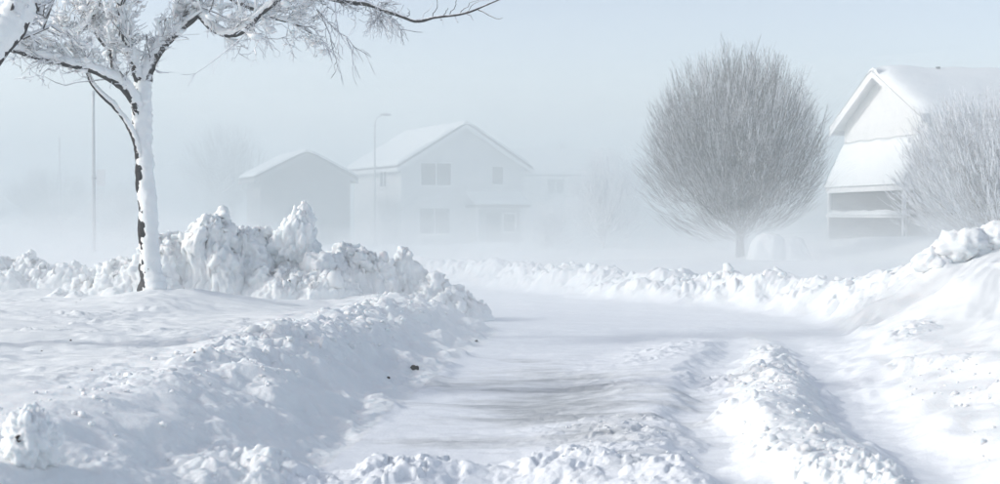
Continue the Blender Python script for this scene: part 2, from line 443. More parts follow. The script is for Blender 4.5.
def build_terrain():
    # one dense sheet from just in front of the viewer to the far side of the junction
    ny, nx = 640, 860
    yy = 6.0 * (46.0 / 6.0) ** (np.linspace(0, 1, ny))
    uu = np.linspace(-1, 1, nx)
    Y = np.repeat(yy[:, None], nx, 1); X = uu[None, :] * (0.46 * yy[:, None] + 2.0)
    Z = height(X.ravel(), Y.ravel()).reshape(ny, nx)
    V = np.stack([X, Y, Z], -1).reshape(-1, 3)
    # smooth normals for the whole sheet so that the pieces meet without a seam
    dU = np.stack([np.gradient(a, axis=1) for a in (X, Y, Z)], -1); dV = np.stack([np.gradient(a, axis=0) for a in (X, Y, Z)], -1)
    N = np.cross(dU, dV); N /= np.linalg.norm(N, axis=2, keepdims=True); N = N.reshape(-1, 3)
    idx = np.arange(ny * nx).reshape(ny, nx)
    Q = np.stack([idx[:-1, :-1], idx[:-1, 1:], idx[1:, 1:], idx[1:, :-1]], -1).reshape(-1, 4)
    C = V[Q].mean(1); cx, cyy = C[:, 0], C[:, 1]
    dl = sdist(cx, cyy, LEFT, False); dr = sdist(cx, cyy, RIGHT, True)
    s1 = sdist(cx, cyy, RUT1, True); s2 = sdist(cx, cyy, RUT2, True)
    reg = np.zeros(len(Q), int)
    reg[(dl < 0.05) & (dr < 0.05)] = 1                                             # road
    reg[(dl >= 0.05) & (dl < 2.6) & (cyy < 27.5)] = 2                               # left plough bank
    reg[(s1 > 0.2) & (s2 < -0.2) & (cyy < 23) & (dr < 0.05) & (dl < 0.05)] = 3       # ridge between the ruts
    reg[(dr >= 0.05) & (dr < 1.15) & (cyy < 24)] = 4                                # clod ridge
    reg[(dr >= 1.15) & (cyy < 24)] = 5                                              # smooth drift
    reg[(dr >= 0.05) & (dr < 2.4) & (cyy >= 24)] = 6                                # far bank
    out = {}
    for k in range(7):
        q = Q[reg == k]
        used = np.unique(q); mp = np.full(len(V), -1); mp[used] = np.arange(len(used))
        out[k] = (V[used], mp[q], N[used])
    return out

T = build_terrain()
def region_obj(name, k, mat, extra=None):
    V, q, N = T[k]
    if extra is not None:
        V2, q2, N2 = extra
        q = np.vstack([q, q2 + len(V)]); V = np.vstack([V, V2]); N = np.vstack([N, N2])
    me = mesh_np(name, V, q)
    me.normals_split_custom_set_from_vertices(N.tolist())
    return link(name, me, mat)

# wide ground all round, dipping under the dense sheet
def wide_ground():
    gx = np.concatenate([np.linspace(-230, -40, 60), np.linspace(-38, 38, 150), np.linspace(40, 230, 60)])
    gy = np.concatenate([np.linspace(-40, 4, 24), np.linspace(4.5, 50, 110), np.linspace(51, 130, 90), np.linspace(133, 300, 50)])
    X, Y = np.meshgrid(gx, gy)
    Z = height(X.ravel(), Y.ravel(), False).reshape(X.shape)
    Z = Z * (1 - sstep(44, 60, Y)) + sstep(44, 60, Y) * (0.25 + 0.18 * fbm2(X * 0.06, Y * 0.08, 3, 200))
    Z += 1.1 * sstep(12, 17, X) * sstep(34, 48, Y) * (1 - sstep(75, 95, Y)) * 0.75
    inside = (np.abs(X) < 0.46 * Y + 1.2) & (Y > 6.6) & (Y < 45.2)
    Z = np.where(inside, Z - 0.7, Z - 0.02)
    V = np.stack([X, Y, Z], -1).reshape(-1, 3)
    ny, nx = X.shape; idx = np.arange(ny * nx).reshape(ny, nx)
    q = np.stack([idx[:-1, :-1], idx[:-1, 1:], idx[1:, 1:], idx[1:, :-1]], -1).reshape(-1, 4)
    dU = np.stack([np.gradient(a, axis=1) for a in (X, Y, Z)], -1); dV = np.stack([np.gradient(a, axis=0) for a in (X, Y, Z)], -1)
    N = np.cross(dU, dV); N /= np.linalg.norm(N, axis=2, keepdims=True)
    return V, q, N.reshape(-1, 3)

ground = tag(region_obj('ground', 0, M['snow'], wide_ground()), kind='structure')
road = tag(region_obj('road', 1, M['road']), kind='structure')

# ------------------------------------------------------------------ snow chunks
def chunk_mesh(seed, sub=2, elong=1.0):
    bm = bmesh.new(); bmesh.ops.create_icosphere(bm, subdivisions=sub, radius=1.0)
    p = np.array([v.co[:] for v in bm.verts])
    r = 1 + 0.40 * vn3(p * 1.0 + seed * 7.3, seed) + 0.38 * vn3(p * 2.4 + seed, seed + 3)
    p = p * r[:, None] * np.array([1.0, 0.85, 0.72 * elong])
    for v, c in zip(bm.verts, p): v.co = c
    for f in bm.faces: f.smooth = True
    me = bpy.data.meshes.new('snow_chunk'); bm.to_mesh(me); bm.free()
    me.materials.append(M['snow_lump'])
    return me
CH = [chunk_mesh(i) for i in range(8)]
CRUMB = []
for i in range(4):
    me = chunk_mesh(20 + i, 1)
    v = np.array([x.co[:] for x in me.vertices]); f = np.array([list(p.vertices) for p in me.polygons]); CRUMB.append((v, f))

def add_chunks(parent, pts, sizes, zf, sink=0.42):
    zz = zf(pts[:, 0], pts[:, 1])
    for (x, y), s, z in zip(pts, sizes, zz):
        o = bpy.data.objects.new('snow_chunk', CH[rng.integers(8)]); col.objects.link(o)
        o.parent = parent; o.location = (x, y, z + s * (0.5 - sink))
        o.rotation_euler = tuple(rng.uniform(-0.7, 0.7, 2)) + (rng.uniform(0, 6.28),)
        o.scale = (s, s * rng.uniform(0.8, 1.1), s * rng.uniform(0.75, 1.2))

def add_crumbs(parent, pts, sizes, zf):
    x, y = pts[:, 0], pts[:, 1]; z = zf(x, y)
    Vs, Fs, k = [], [], 0
    for i in range(len(x)):
        v, f = CRUMB[i % 4]; a = rng.uniform(0, 6.28); s = sizes[i]
        R = np.array([[math.cos(a), -math.sin(a), 0], [math.sin(a), math.cos(a), 0], [0, 0, 1]])
        Vs.append(v @ R.T * s + np.array([x[i], y[i], z[i] + 0.25 * s])); Fs.append(f + k); k += len(v)
    me = mesh_np('snow_crumbs', np.vstack(Vs), np.vstack(Fs))
    return tag(link('snow_crumbs', me, M['snow_lump'], parent), kind='stuff')

def along(poly, n, d0, d1, y0, y1, right):
    """random points at signed distance d0..d1 from a polyline"""
    out = np.zeros((0, 2))
    while len(out) < n:
        x = rng.uniform(-9, 12, 4000); y = rng.uniform(y0, y1, 4000)
        keep = np.abs(x) < 0.42 * y + 1
        d = sdist(x, y, poly, right); k = keep & (d > d0) & (d < d1)
        # thin out with distance so that the picture stays even
        out = np.vstack([out, np.stack([x[k], y[k]], 1)])
    return out[:n]

def lognorm(n, med, sig, lo, hi): return np.clip(med * np.exp(rng.normal(0, sig, n)), lo, hi)

b_left = tag(region_obj('snow_bank', 2, M['snow_lump']), 'long plough bank of lumpy snow along the lawn edge of the road', 'snow bank')
p = along(LEFT, 60, 1.0, 2.0, 12, 26.5, False); add_chunks(b_left, p, lognorm(60, 0.05, 0.35, 0.03, 0.10), height, 0.55)
p = along(LEFT, 350, 0.9, 2.3, 9, 26.5, False); add_crumbs(b_left, p, lognorm(350, 0.017, 0.45, 0.008, 0.045), height)
b_mid = tag(region_obj('snow_ridge', 3, M['snow_lump']), 'low crumbly ridge of snow left between two tyre ruts', 'snow ridge')
p = along(RUT1, 10, 0.3, 0.85, 8.5, 17, True); add_chunks(b_mid, p, lognorm(10, 0.045, 0.35, 0.03, 0.09), height, 0.6)
p = along(RUT1, 120, 0.25, 0.95, 8, 16, True); add_crumbs(b_mid, p, lognorm(120, 0.015, 0.45, 0.007, 0.035), height)
b_rid = tag(region_obj('snow_bank', 4, M['snow_lump']), 'broken clods of ploughed snow at the foot of the tall smooth drift', 'snow bank')
p = along(RIGHT, 90, 0.0, 0.8, 7, 15, True); add_crumbs(b_rid, p, lognorm(90, 0.018, 0.45, 0.008, 0.045), height)
b_dri = tag(region_obj('snow_drift', 5, M['snow']), 'tall smooth wind-sculpted snow drift rising in front of the frosted bush', 'snow drift')
b_far = tag(region_obj('snow_bank', 6, M['snow_lump']), 'sunlit jagged snow bank curving along the far side of the road', 'snow bank')
p = along(RIGHT, 30, 0.7, 1.6, 26, 40, True); add_chunks(b_far, p, lognorm(30, 0.10, 0.35, 0.06, 0.17), height, 0.6)

# crumbs strewn on the road and lawn
p = along(RUT1, 120, -1.3, -0.2, 8, 13, True); k = (sdist(p[:, 0], p[:, 1], LEFT, False) < 0); p = p[k]
c = add_crumbs(None, p, lognorm(len(p), 0.010, 0.45, 0.005, 0.025), height)
tag(c, 'small loose crumbs of snow scattered over the packed road', 'snow crumbs')

# ------------------------------------------------------------------ big plough piles
def snow_pile(label, lobes, x0, x1, y0, y1, res, seed, chunks=0, z_base=None, rough=1.0):
    nx = int((x1 - x0) / res); ny = int((y1 - y0) / res)
    X, Y = np.meshgrid(np.linspace(x0, x1, nx), np.linspace(y0, y1, ny))
    x, y = X.ravel(), Y.ravel()
    h = np.full(x.shape, -0.4)
    base = height(x, y, False)
    xx = x + 0.16 * vn2(x * 1.6, y * 1.6, seed); yy = y + 0.16 * vn2(x * 1.6 + 5, y * 1.6, seed + 1)
    for cx, cyy, rx, ry, top, powr in lobes:
        d = np.sqrt(((xx - cx) / rx) ** 2 + ((yy - cyy) / ry) ** 2)
        h = np.maximum(h, top * (1 - np.clip(d, 0, 1.6) ** powr))
    body = sstep(-0.1, 0.25, h)
    z = base + h + (lumps(x, y, 0.7, seed + 2, body) * 0.22 + lumps(x, y, 0.3, seed + 3, body) * 0.10 - 0.10 * body) * rough
    V = np.stack([x, y, z], 1)
    def push(V, freq, amp, sd_):
        """move the surface along its own normal by cellular noise: overhangs, broken faces"""
        G = V.reshape(ny, nx, 3); N = np.cross(np.gradient(G, axis=1), np.gradient(G, axis=0)).reshape(-1, 3); N = N / (np.linalg.norm(N, axis=1, keepdims=True) + 1e-9)
        Vw = V * freq + 0.5 * np.stack([vn3(V * freq * 1.3, sd_ + 1), vn3(V * freq * 1.3 + 7, sd_ + 2), vn3(V * freq * 1.3 + 13, sd_ + 3)], 1)
        return V + N * (amp * body * rough * (0.55 - wor3(Vw, sd_)))[:, None]
    def crumble(V, freq, amp, sd_):
        """rough broken texture: creased noise along the normal plus a little sideways tearing"""
        G = V.reshape(ny, nx, 3); N = np.cross(np.gradient(G, axis=1), np.gradient(G, axis=0)).reshape(-1, 3); N = N / (np.linalg.norm(N, axis=1, keepdims=True) + 1e-9)
        d = np.abs(vn3(V * freq, sd_)) * 1.6 - 0.5 + 0.7 * vn3(V * freq * 1.9 + 5, sd_ + 1)
        return V + N * (amp * body * rough * d)[:, None]
    V = V + (0.10 * body * rough)[:, None] * np.stack([vn3(V * 2.2 + 3, seed + 6), 0.8 * vn3(V * 2.2 + 11, seed + 7), 0.7 * vn3(V * 2.6 + 17, seed + 8)], 1)
    V = push(V, 2.0, 0.16, seed + 20); V = push(V, 4.6, 0.10, seed + 30)
    V = crumble(V, 3.5, 0.06, seed + 60); V = push(V, 9.0, 0.055, seed + 40); V = crumble(V, 8.0, 0.045, seed + 70); V = crumble(V, 18.0, 0.035, seed + 80)
    idx = np.arange(ny * nx).reshape(ny, nx)
    q = np.stack([idx[:-1, :-1], idx[:-1, 1:], idx[1:, 1:], idx[1:, :-1]], -1).reshape(-1, 4)
    keep = (h.reshape(-1)[q] > -0.38).any(1)
    q = q[keep]; used = np.unique(q); mp = np.full(len(V), -1); mp[used] = np.arange(len(used))
    me = mesh_np('snow_pile', V[used], mp[q])
    o = tag(link('snow_pile', me, M['snow_lump']), label, 'snow pile')
    hb = (V[:, 2] - base)
    cand = np.where(hb > 0.25)[0]
    for i in rng.choice(cand, chunks, replace=False):
        s = float(lognorm(1, 0.09, 0.4, 0.05, 0.2)[0])
        c = bpy.data.objects.new('snow_chunk', CH[rng.integers(8)]); col.objects.link(c); c.parent = o
        c.location = V[i] + np.array([0, -0.02, 0.02]); c.rotation_euler = tuple(rng.uniform(-3, 3, 3)); c.scale = (s, s * 0.9, s * rng.uniform(0.8, 1.3))
    return o

tall_pile = snow_pile('tall sunlit heap of ploughed snow directly behind the snow-plastered tree trunk',
          [(-6.85, 25.3, 0.8, 0.9, 0.62, 2.0), (-6.1, 25.4, 0.9, 1.0, 1.15, 2.6), (-5.35, 25.5, 0.95, 1.0, 1.42, 2.8), (-4.75, 25.8, 0.8, 0.9, 1.25, 2.6), (-7.6, 25.2, 0.8, 0.7, 0.22, 2.0), (-4.1, 25.2, 0.9, 0.8, 0.55, 2.0)],
          -8.8, -3.0, 24.0, 27.0, 0.024, 300, 14)
peak_pile = snow_pile('pointed snow heap topped by one tall peaked block of snow',
          [(-3.82, 26.0, 0.55, 0.5, 0.95, 2.6), (-4.1, 25.9, 0.8, 0.8, 0.75, 2.0), (-3.2, 25.9, 0.7, 0.8, 0.75, 2.0), (-3.6, 25.2, 1.1, 0.7, 0.5, 2.0)],
          -5.2, -2.2, 24.4, 27.0, 0.022, 330, 6)
wide_pile = snow_pile('wide snow pile with bright jagged crest sloping down to the road corner',
          [(-2.80, 26.4, 0.65, 0.9, 1.10, 2.6), (-2.15, 26.5, 0.7, 0.9, 0.85, 3.0), (-1.80, 26.4, 0.42, 0.6, 1.28, 1.7), (-1.25, 26.3, 0.7, 0.9, 0.82, 2.2), (-0.85, 26.0, 0.6, 0.8, 0.60, 2.0)],
          -4.0, 0.2, 24.4, 28.2, 0.024, 360, 12)
snow_pile('low rumpled bank of snow left of the tall heap, below the pale poles',
          [(-11.5, 28.0, 1.6, 1.0, 0.42, 2.2), (-10.0, 28.2, 1.2, 1.0, 0.58, 2.4), (-8.8, 28.0, 1.2, 1.0, 0.45, 2.4), (-7.7, 27.6, 1.0, 0.9, 0.32, 2.0), (-13.5, 28, 1.6, 1, 0.5, 2.2)],
          -15, -6.4, 26.6, 29.6, 0.03, 390, 10)
def snow_block(parent, c, r, seed, tip=0.0, lean=0.0, sub=5):
    """one big block of ploughed snow: an irregular lump drawn up to a crumbly tip"""
    bm = bmesh.new(); bmesh.ops.create_icosphere(bm, subdivisions=sub, radius=1.0)
    P = np.array([v.co[:] for v in bm.verts]); D_ = P.copy()
    k = 1 + 0.26 * vn3(D_ * 1.3 + seed, seed) + 0.30 * (0.6 - wor3(D_ * 2.1 + seed, seed + 2)) + 0.22 * (0.6 - wor3(D_ * 4.5 + seed, seed + 3)) + 0.14 * vn3(D_ * 7, seed + 4) + 0.10 * vn3(D_ * 14, seed + 5)
    P = P * k[:, None]
    up = np.clip(P[:, 2], 0, 2); w = 1 - tip * np.clip(up, 0, 1) ** 1.2
    P[:, 0] = P[:, 0] * w + lean * up; P[:, 1] *= w
    P = P * np.array(r) + np.array(c)
    for v, q in zip(bm.verts, P): v.co = q
    for f in bm.faces: f.smooth = True
    me = bpy.data.meshes.new('snow_block'); bm.to_mesh(me); bm.free()
    return link('snow_block', me, M['snow_lump'], parent)
snow_block(peak_pile, (-3.86, 25.95, 1.36), (0.47, 0.42, 0.66), 5, 0.38, 0.16)
snow_block(peak_pile, (-3.70, 25.95, 1.92), (0.17, 0.17, 0.30), 14, 0.45, 0.1, 4)
snow_block(peak_pile, (-3.35, 25.55, 0.98), (0.32, 0.3, 0.34), 9, 0.3, -0.1, 4)
for c_, r_, sd_ in (((7.75, 23.0, 1.42), (0.50, 0.42, 0.36), 31), ((7.25, 22.9, 1.2), (0.30, 0.3, 0.26), 32), ((8.35, 23.1, 1.55), (0.42, 0.4, 0.30), 33)):
    snow_block(b_dri, c_, r_, sd_, 0.25, 0.1, 4)
lump = snow_block(None, (-2.93, 8.55, 0.60), (0.17, 0.16, 0.19), 44, 0.25, 0.0)
lump.name = 'snow_lump'; tag(lump, 'small lump of snow with a brown stain, at the edge of the lawn', 'snow lump')

# ------------------------------------------------------------------ trees
def limb_mesh(pts, rad, n=40, S=12, rough=0.12, off=None, grow=1.0, seed=0):
    """tube along pts (m,3); off = direction*amount array (n,3) that shifts the axis"""
    c = spline(np.column_stack([pts, rad]), n); P = c[:, :3]; R = np.maximum(c[:, 3], 0.003) * grow
    if off is not None: P = P + off * c[:, 3:4]
    V, Fq = tubes(P[None], R[None], S)
    axis = np.repeat(P, S, 0); rr = np.repeat(R, S)
    d = V - axis
    k = 1 + rough * vn3(V / max(R.mean(), 0.01) * 0.9, seed) + rough * 0.7 * vn3(V / max(R.mean(), 0.01) * 3.6, seed + 1)
    V = axis + d * k[:, None]
    # close the ends
    nV = len(V); V = np.vstack([V, P[0], P[-1]])
    e0 = [[nV, (j + 1) % S, j, j] for j in range(S)]; b = (n - 1) * S
    e1 = [[nV + 1, b + j, b + (j + 1) % S, b + (j + 1) % S] for j in range(S)]
    return V, Fq, np.array([[a, b_, c_] for a, b_, c_, _ in e0 + e1])

def mesh_mixed(name, V, quads, tris):
    me = bpy.data.meshes.new(name)
    V = np.asarray(V, np.float32); me.vertices.add(len(V)); me.vertices.foreach_set('co', V.ravel())
    li = np.concatenate([quads.ravel(), tris.ravel()]).astype(np.int32)
    me.loops.add(len(li)); me.loops.foreach_set('vertex_index', li)
    st = np.concatenate([np.arange(len(quads)) * 4, len(quads) * 4 + np.arange(len(tris)) * 3]).astype(np.int32)
    me.polygons.add(len(st)); me.polygons.foreach_set('loop_start', st); me.polygons.foreach_set('use_smooth', np.ones(len(st), bool))
    me.update(calc_edges=True); me.validate(); return me

def limb(parent, base, pts, rad, snow=(0.3, -0.2, 0.9), snow_amt=0.9, snow_grow=1.0, seed=0, n=40, name='limb'):
    """one limb with the snow stuck on its windward side as a sub-part; pts in world, parent sits at base"""
    pts = np.asarray(pts, float) - base; rad = np.asarray(rad, float)
    V, q, t = limb_mesh(pts, rad, n, 12, 0.16, None, 1.0, seed)
    o = link(name, mesh_mixed(name, V, q, t), M['bark'], parent)
    if snow_amt > 0:
        sd_ = np.array(snow, float); sd_ /= np.linalg.norm(sd_)
        ends = np.linspace(0, 1, n * 2); amt = snow_amt * (0.75 + 0.5 * vn3(np.stack([ends * 9, ends * 0 + seed, ends * 0], 1), seed + 4))
        V, q, t = limb_mesh(pts, rad, n * 2, 18, 0.22, sd_[None] * amt[:, None], snow_grow, seed + 50)
        link('snow_cover', mesh_mixed('snow_cover', V, q, t), M['snow_lump'], o)
    return o, spline(np.column_stack([pts, rad]), n)

def rand_dirs(n):
    v = rng.normal(size=(n, 3)); return v / np.linalg.norm(v, axis=1, keepdims=True)

def norm(v): return v / (np.linalg.norm(v, axis=-1, keepdims=True) + 1e-9)

def sprout(P, R, n, length, spread, up, droop=0.0, K=5, tmin=0.2, rscale=0.5, bounds=None, out=None, wig=0.08):
    """children of polylines P (N,K,3): n children in all -> polylines, radii"""
    N, Kp, _ = P.shape
    L0 = np.linalg.norm(np.diff(P, axis=1), axis=2).sum(1); pr = L0 / L0.sum()
    i = rng.choice(N, n, p=pr); t = rng.uniform(tmin, 1.0, n) * (Kp - 1.001); k = t.astype(int); f = (t - k)[:, None]
    s = P[i, k] * (1 - f) + P[i, k + 1] * f; r0 = R[i, k] * (1 - f[:, 0]) + R[i, k + 1] * f[:, 0]
    tan = norm(P[i, k + 1] - P[i, k])
    d = tan + spread * rand_dirs(n) + np.array([0, 0, up])
    if out is not None: d = d + out[0] * norm(s - out[1])
    d = norm(d); Ln = length * rng.uniform(0.5, 1.3, n)
    if bounds is not None:
        c, rr = bounds
        for _ in range(6):
            tip = s + d * Ln[:, None]; bad = (((tip - c) / rr) ** 2).sum(1) > 1
            Ln = np.where(bad, Ln * 0.78, Ln)
    u = np.linspace(0, 1, K)[None, :, None]
    bend = rand_dirs(n) * 0.25 + np.array([0, 0, up * 0.3 - droop])
    Q = s[:, None] + d[:, None] * Ln[:, None, None] * u + bend[:, None] * Ln[:, None, None] * u ** 2
    Q = Q + rng.normal(size=Q.shape) * (wig * Ln)[:, None, None] * (u > 0)
    Rr = np.maximum(r0 * rscale, 0.0035)[:, None] * np.linspace(1, 0.45, K)[None]
    return Q, Rr

def twig_part(name, P, R, mat, parent, S=4, stuff=True):
    V, q = tubes(P, R, S); o = link(name, mesh_np(name, V, q), mat, parent)
    if stuff: o['kind'] = 'stuff'
    return o

# ---- the snow-plastered tree on the lawn
TD = 22.0
tb = at(151, 296, TD); tb[2] = 0.62
tree = empty('tree', tb); tag(tree, 'bare tree with trunk plastered in snow on one side, rising from the lawn mound', 'tree')
def tp(lst, d0=0.0, d1=0.0):
    """photo polyline -> world at the tree's distance, drifting from d0 to d1 metres nearer or farther"""
    n = len(lst); return np.array([at(p[0], p[1], TD + d0 + (d1 - d0) * i / (n - 1)) for i, p in enumerate(lst)])
WIND = (0.8, -0.45, 0.25)
trunk, trunk_c = limb(tree, tb, np.vstack([[tb + np.array([0, 0, -0.35])], tp([(150, 292), (149, 270), (147, 220), (144, 165), (142, 125), (142, 98), (143, 82)])]),
                      [0.23, 0.21, 0.155, 0.135, 0.13, 0.135, 0.15, 0.12], WIND, 0.31, 1.07, 1, 70, 'trunk')
specs = [  # points, depth drift, radii, snow direction, snow amount, snow growth
    ([(140, 128), (137, 108), (128, 92), (113, 80), (90, 69), (62, 63), (30, 55), (12, 50), (-40, 40)], (0, -1.2), [0.08, 0.075, 0.065, 0.06, 0.055, 0.05, 0.045, 0.04, 0.03], (0.1, -0.2, 1), 1.35, 1.35),
    ([(122, 86), (116, 70), (112, 52), (104, 42), (96, 30), (86, 14), (78, -12), (70, -60)], (0, 0.6), [0.06, 0.055, 0.05, 0.05, 0.045, 0.045, 0.04, 0.03], (0.95, 0.1, 0.3), 0.8, 0.62),
    ([(143, 92), (138, 74), (129, 50), (123, 30), (121, 5), (117, -40), (122, -110)], (0, -0.4), [0.09, 0.075, 0.062, 0.055, 0.05, 0.045, 0.03], (0.95, -0.25, 0.2), 1.05, 0.95),
    ([(144, 92), (150, 70), (158, 54), (170, 40), (186, 25), (197, 14), (201, -8), (212, -60), (214, -120)], (0, 0.3), [0.11, 0.09, 0.075, 0.07, 0.065, 0.065, 0.055, 0.045, 0.03], (-0.6, -0.35, 0.7), 1.0, 1.0),
    ([(198, 12), (206, 22), (217, 31), (231, 35), (244, 31), (262, 14), (284, -4), (310, -30)], (0.25, -0.8), [0.06, 0.055, 0.055, 0.05, 0.045, 0.04, 0.035, 0.03], (0.15, -0.2, 1), 1.3, 1.3),
    ([(201, -8), (215, -14), (232, -1), (252, 8), (276, 18), (296, 24), (312, 34)], (0.3, 1.2), [0.055, 0.05, 0.045, 0.045, 0.04, 0.03, 0.015], (0.1, -0.2, 1), 1.1, 1.2),
    ([(212, -60), (250, -38), (300, -12), (338, 1), (368, 5), (384, 11), (400, 16), (417, 22), (435, 18), (465, 14), (488, 5), (505, -2)], (0.3, -1.5), [0.05, 0.05, 0.045, 0.04, 0.034, 0.03, 0.027, 0.025, 0.021, 0.017, 0.012, 0.006], (0, -0.2, 1), 0.0, 1),
    ([(142, 168), (137, 146), (128, 124), (116, 108), (103, 96), (92, 82), (84, 60)], (-0.05, -0.5), [0.05, 0.045, 0.042, 0.038, 0.035, 0.03, 0.02], (0.9, -0.35, 0.5), 0.95, 1.0),
    ([(37, 18), (48, 28), (60, 34), (72, 34), (84, 28), (96, 12), (104, -10)], (0.5, 0.0), [0.035, 0.038, 0.04, 0.04, 0.038, 0.035, 0.03], (0.1, -0.3, 1), 1.25, 1.5),
    ([(121, 5), (140, -25), (170, -70), (190, -130)], (-0.3, -0.9), [0.05, 0.045, 0.04, 0.025], (-0.3, -0.3, 1), 1.0, 1.2),
    ([(86, 14), (55, -20), (20, -60), (-10, -110)], (0.4, 1.2), [0.045, 0.04, 0.035, 0.025], (-0.3, -0.3, 1), 1.0, 1.2),
]
cl_ = []
for i, (pp, dd, rr, sdir, sa, sg) in enumerate(specs):
    o, c = limb(tree, tb, tp(pp, *dd), rr, sdir, sa, sg, 10 + i * 7, 44)
    cl_.append(c[np.linspace(0, 43, 12).astype(int)])
LP = np.array([c[:, :3] for c in cl_]); LR = np.array([c[:, 3] for c in cl_])
snowy = [0, 1, 2, 3, 4, 5, 7, 8, 9, 10]
b1, r1 = sprout(LP[snowy], LR[snowy], 300, 0.62, 0.7, 0.75, 0.0, 6, 0.12, 0.36)
keepb = (b1[:, -1, 2] > b1[:, 0, 2] - 0.12) & ((b1[:, 0, 2] + tb[2]) > 3.85); b1, r1 = b1[keepb], r1[keepb]
d1_, dr1_ = sprout(LP[[4, 5, 0]], LR[[4, 5, 0]], 34, 0.4, 0.7, -0.5, 0.2, 6, 0.35, 0.25)
b1 = np.vstack([b1, d1_]); r1 = np.vstack([r1, dr1_])
twig_part('branchlets', b1, r1 * 0.8, M['twig'], tree, 5)
# snow lying on the branchlets
bs = b1 + np.array([0, -0.25, 1.0]) * (r1[:, :, None] * 1.0)
kb = rng.random(len(b1)) < 0.6
twig_part('branchlet_snow', bs[kb], np.clip(r1[kb] * 1.6, 0.010, 0.05), M['snow_lump'], tree, 6)
b2, r2 = sprout(b1, r1, 2600, 0.26, 1.0, 0.15, 0.05, 6, 0.1, 0.5, wig=0.05)
k = rng.random(len(b2)) < 0.48
twig_part('bare_twigs', b2[k], np.clip(r2[k] * 0.8, 0.004, 0.009), M['twig'], tree, 4)
twig_part('frosted_twigs', b2[~k], np.clip(r2[~k] * 1.2, 0.006, 0.013), M['frost'], tree, 4)
b3, r3 = sprout(b2, r2, 4200, 0.11, 1.1, 0.0, 0.05, 4, 0.1, 0.8, wig=0.05)
twig_part('fine_frosted_twigs', b3, np.clip(r3, 0.004, 0.008), M['frost'], tree, 3)
# clots of snow caught in the twigs
pts = b2[rng.choice(len(b2), 1500), 2] ; Vs, Fs, kk = [], [], 0
for i, p_ in enumerate(pts):
    v, f = CRUMB[i % 4]; s = float(lognorm(1, 0.028, 0.55, 0.010, 0.09)[0]); Vs.append(v * s * np.array([1.2, 1, 1]) + p_); Fs.append(f + kk); kk += len(v)
tag(link('snow_clots', mesh_np('snow_clots', np.vstack(Vs), np.vstack(Fs)), M['snow_lump'], tree), kind='stuff')
# bare outer spray on the right: traced and grown twigs
spray = [[(318, 10), (328, 28), (334, 48), (338, 66), (334, 72)], [(318, 12), (334, 30), (347, 38), (360, 50), (371, 58)], [(336, 2), (337, 20), (339, 36), (341, 62)], [(347, 38), (351, 50), (353, 62), (352, 70)],
         [(300, 26), (312, 27), (321, 36), (333, 50)], [(268, 14), (250, 30), (236, 44), (214, 61), (192, 76)], [(203, 8), (230, 18), (254, 34), (272, 39), (290, 37)], [(222, 35), (235, 45), (248, 49)],
         [(116, 80), (98, 79), (78, 83), (62, 86), (46, 77)], [(384, 14), (396, 24), (410, 31), (424, 32)], [(478, 9), (488, 15), (496, 19), (503, 19)], [(432, 19), (437, 8), (438, -6)], [(418, 21), (428, 12), (434, 2)], [(450, 16), (455, 6), (459, -4)],
         [(460, 15), (468, 6), (478, 1)], [(464, 14), (476, 4), (490, 0)], [(444, 17), (447, 10)], [(454, 16), (459, 23)], [(468, 14), (474, 21)], [(408, 17), (409, 10)], [(440, 17), (443, 25)],
         [(370, 6), (372, 20), (368, 34)], [(372, 6), (378, 18), (384, 30)], [(360, 4), (352, 14), (356, 26)], [(376, 8), (388, 22), (394, 36)], [(330, 0), (322, 14), (310, 20)], [(160, 41), (174, 41), (190, 39)], [(148, 40), (170, 36), (200, 34)]]
sp, sr = [], []
for i, s_ in enumerate(spray):
    w_ = tp(s_, -0.3, -0.3 - 0.3 * (i % 3)) - tb
    sp.append(spline(w_, 7)); L_ = len(s_)
    sr.append(np.linspace(0.013 if L_ > 3 else 0.007, 0.004, 7))
sp, sr = np.array(sp), np.array(sr); sp += rng.normal(size=sp.shape) * 0.012
twig_part('spray_twigs', sp, sr, M['twig'], tree, 5)
s2, q2 = sprout(sp[[0, 1, 2, 3, 4, 5, 6, 7, 21, 22, 23, 24, 25]], sr[[0, 1, 2, 3, 4, 5, 6, 7, 21, 22, 23, 24, 25]], 90, 0.22, 0.7, -0.25, 0.15, 4, 0.1, 0.7)
twig_part('spray_twiglets', s2, np.maximum(q2, 0.004), M['twig'], tree, 4)
o1, o1r = sprout(LP[[6]], LR[[6]], 30, 0.42, 0.9, -0.1, 0.15, 6, 0.15, 0.3)
k = o1[:, 0, 0] + tb[0] < at(395, 0, TD)[0]; o1, o1r = o1[k], o1r[k]
twig_part('outer_branchlets', o1, o1r, M['twig'], tree, 5)
o2, o2r = sprout(o1, o1r, 270, 0.22, 1.0, -0.05, 0.1, 5, 0.1, 0.6)
k = rng.random(len(o2)) < 0.5
twig_part('outer_twigs', o2[k], np.clip(o2r[k], 0.004, 0.008), M['twig'], tree, 4)
twig_part('outer_frosted_twigs', o2[~k], np.clip(o2r[~k], 0.005, 0.010), M['frost'], tree, 4)

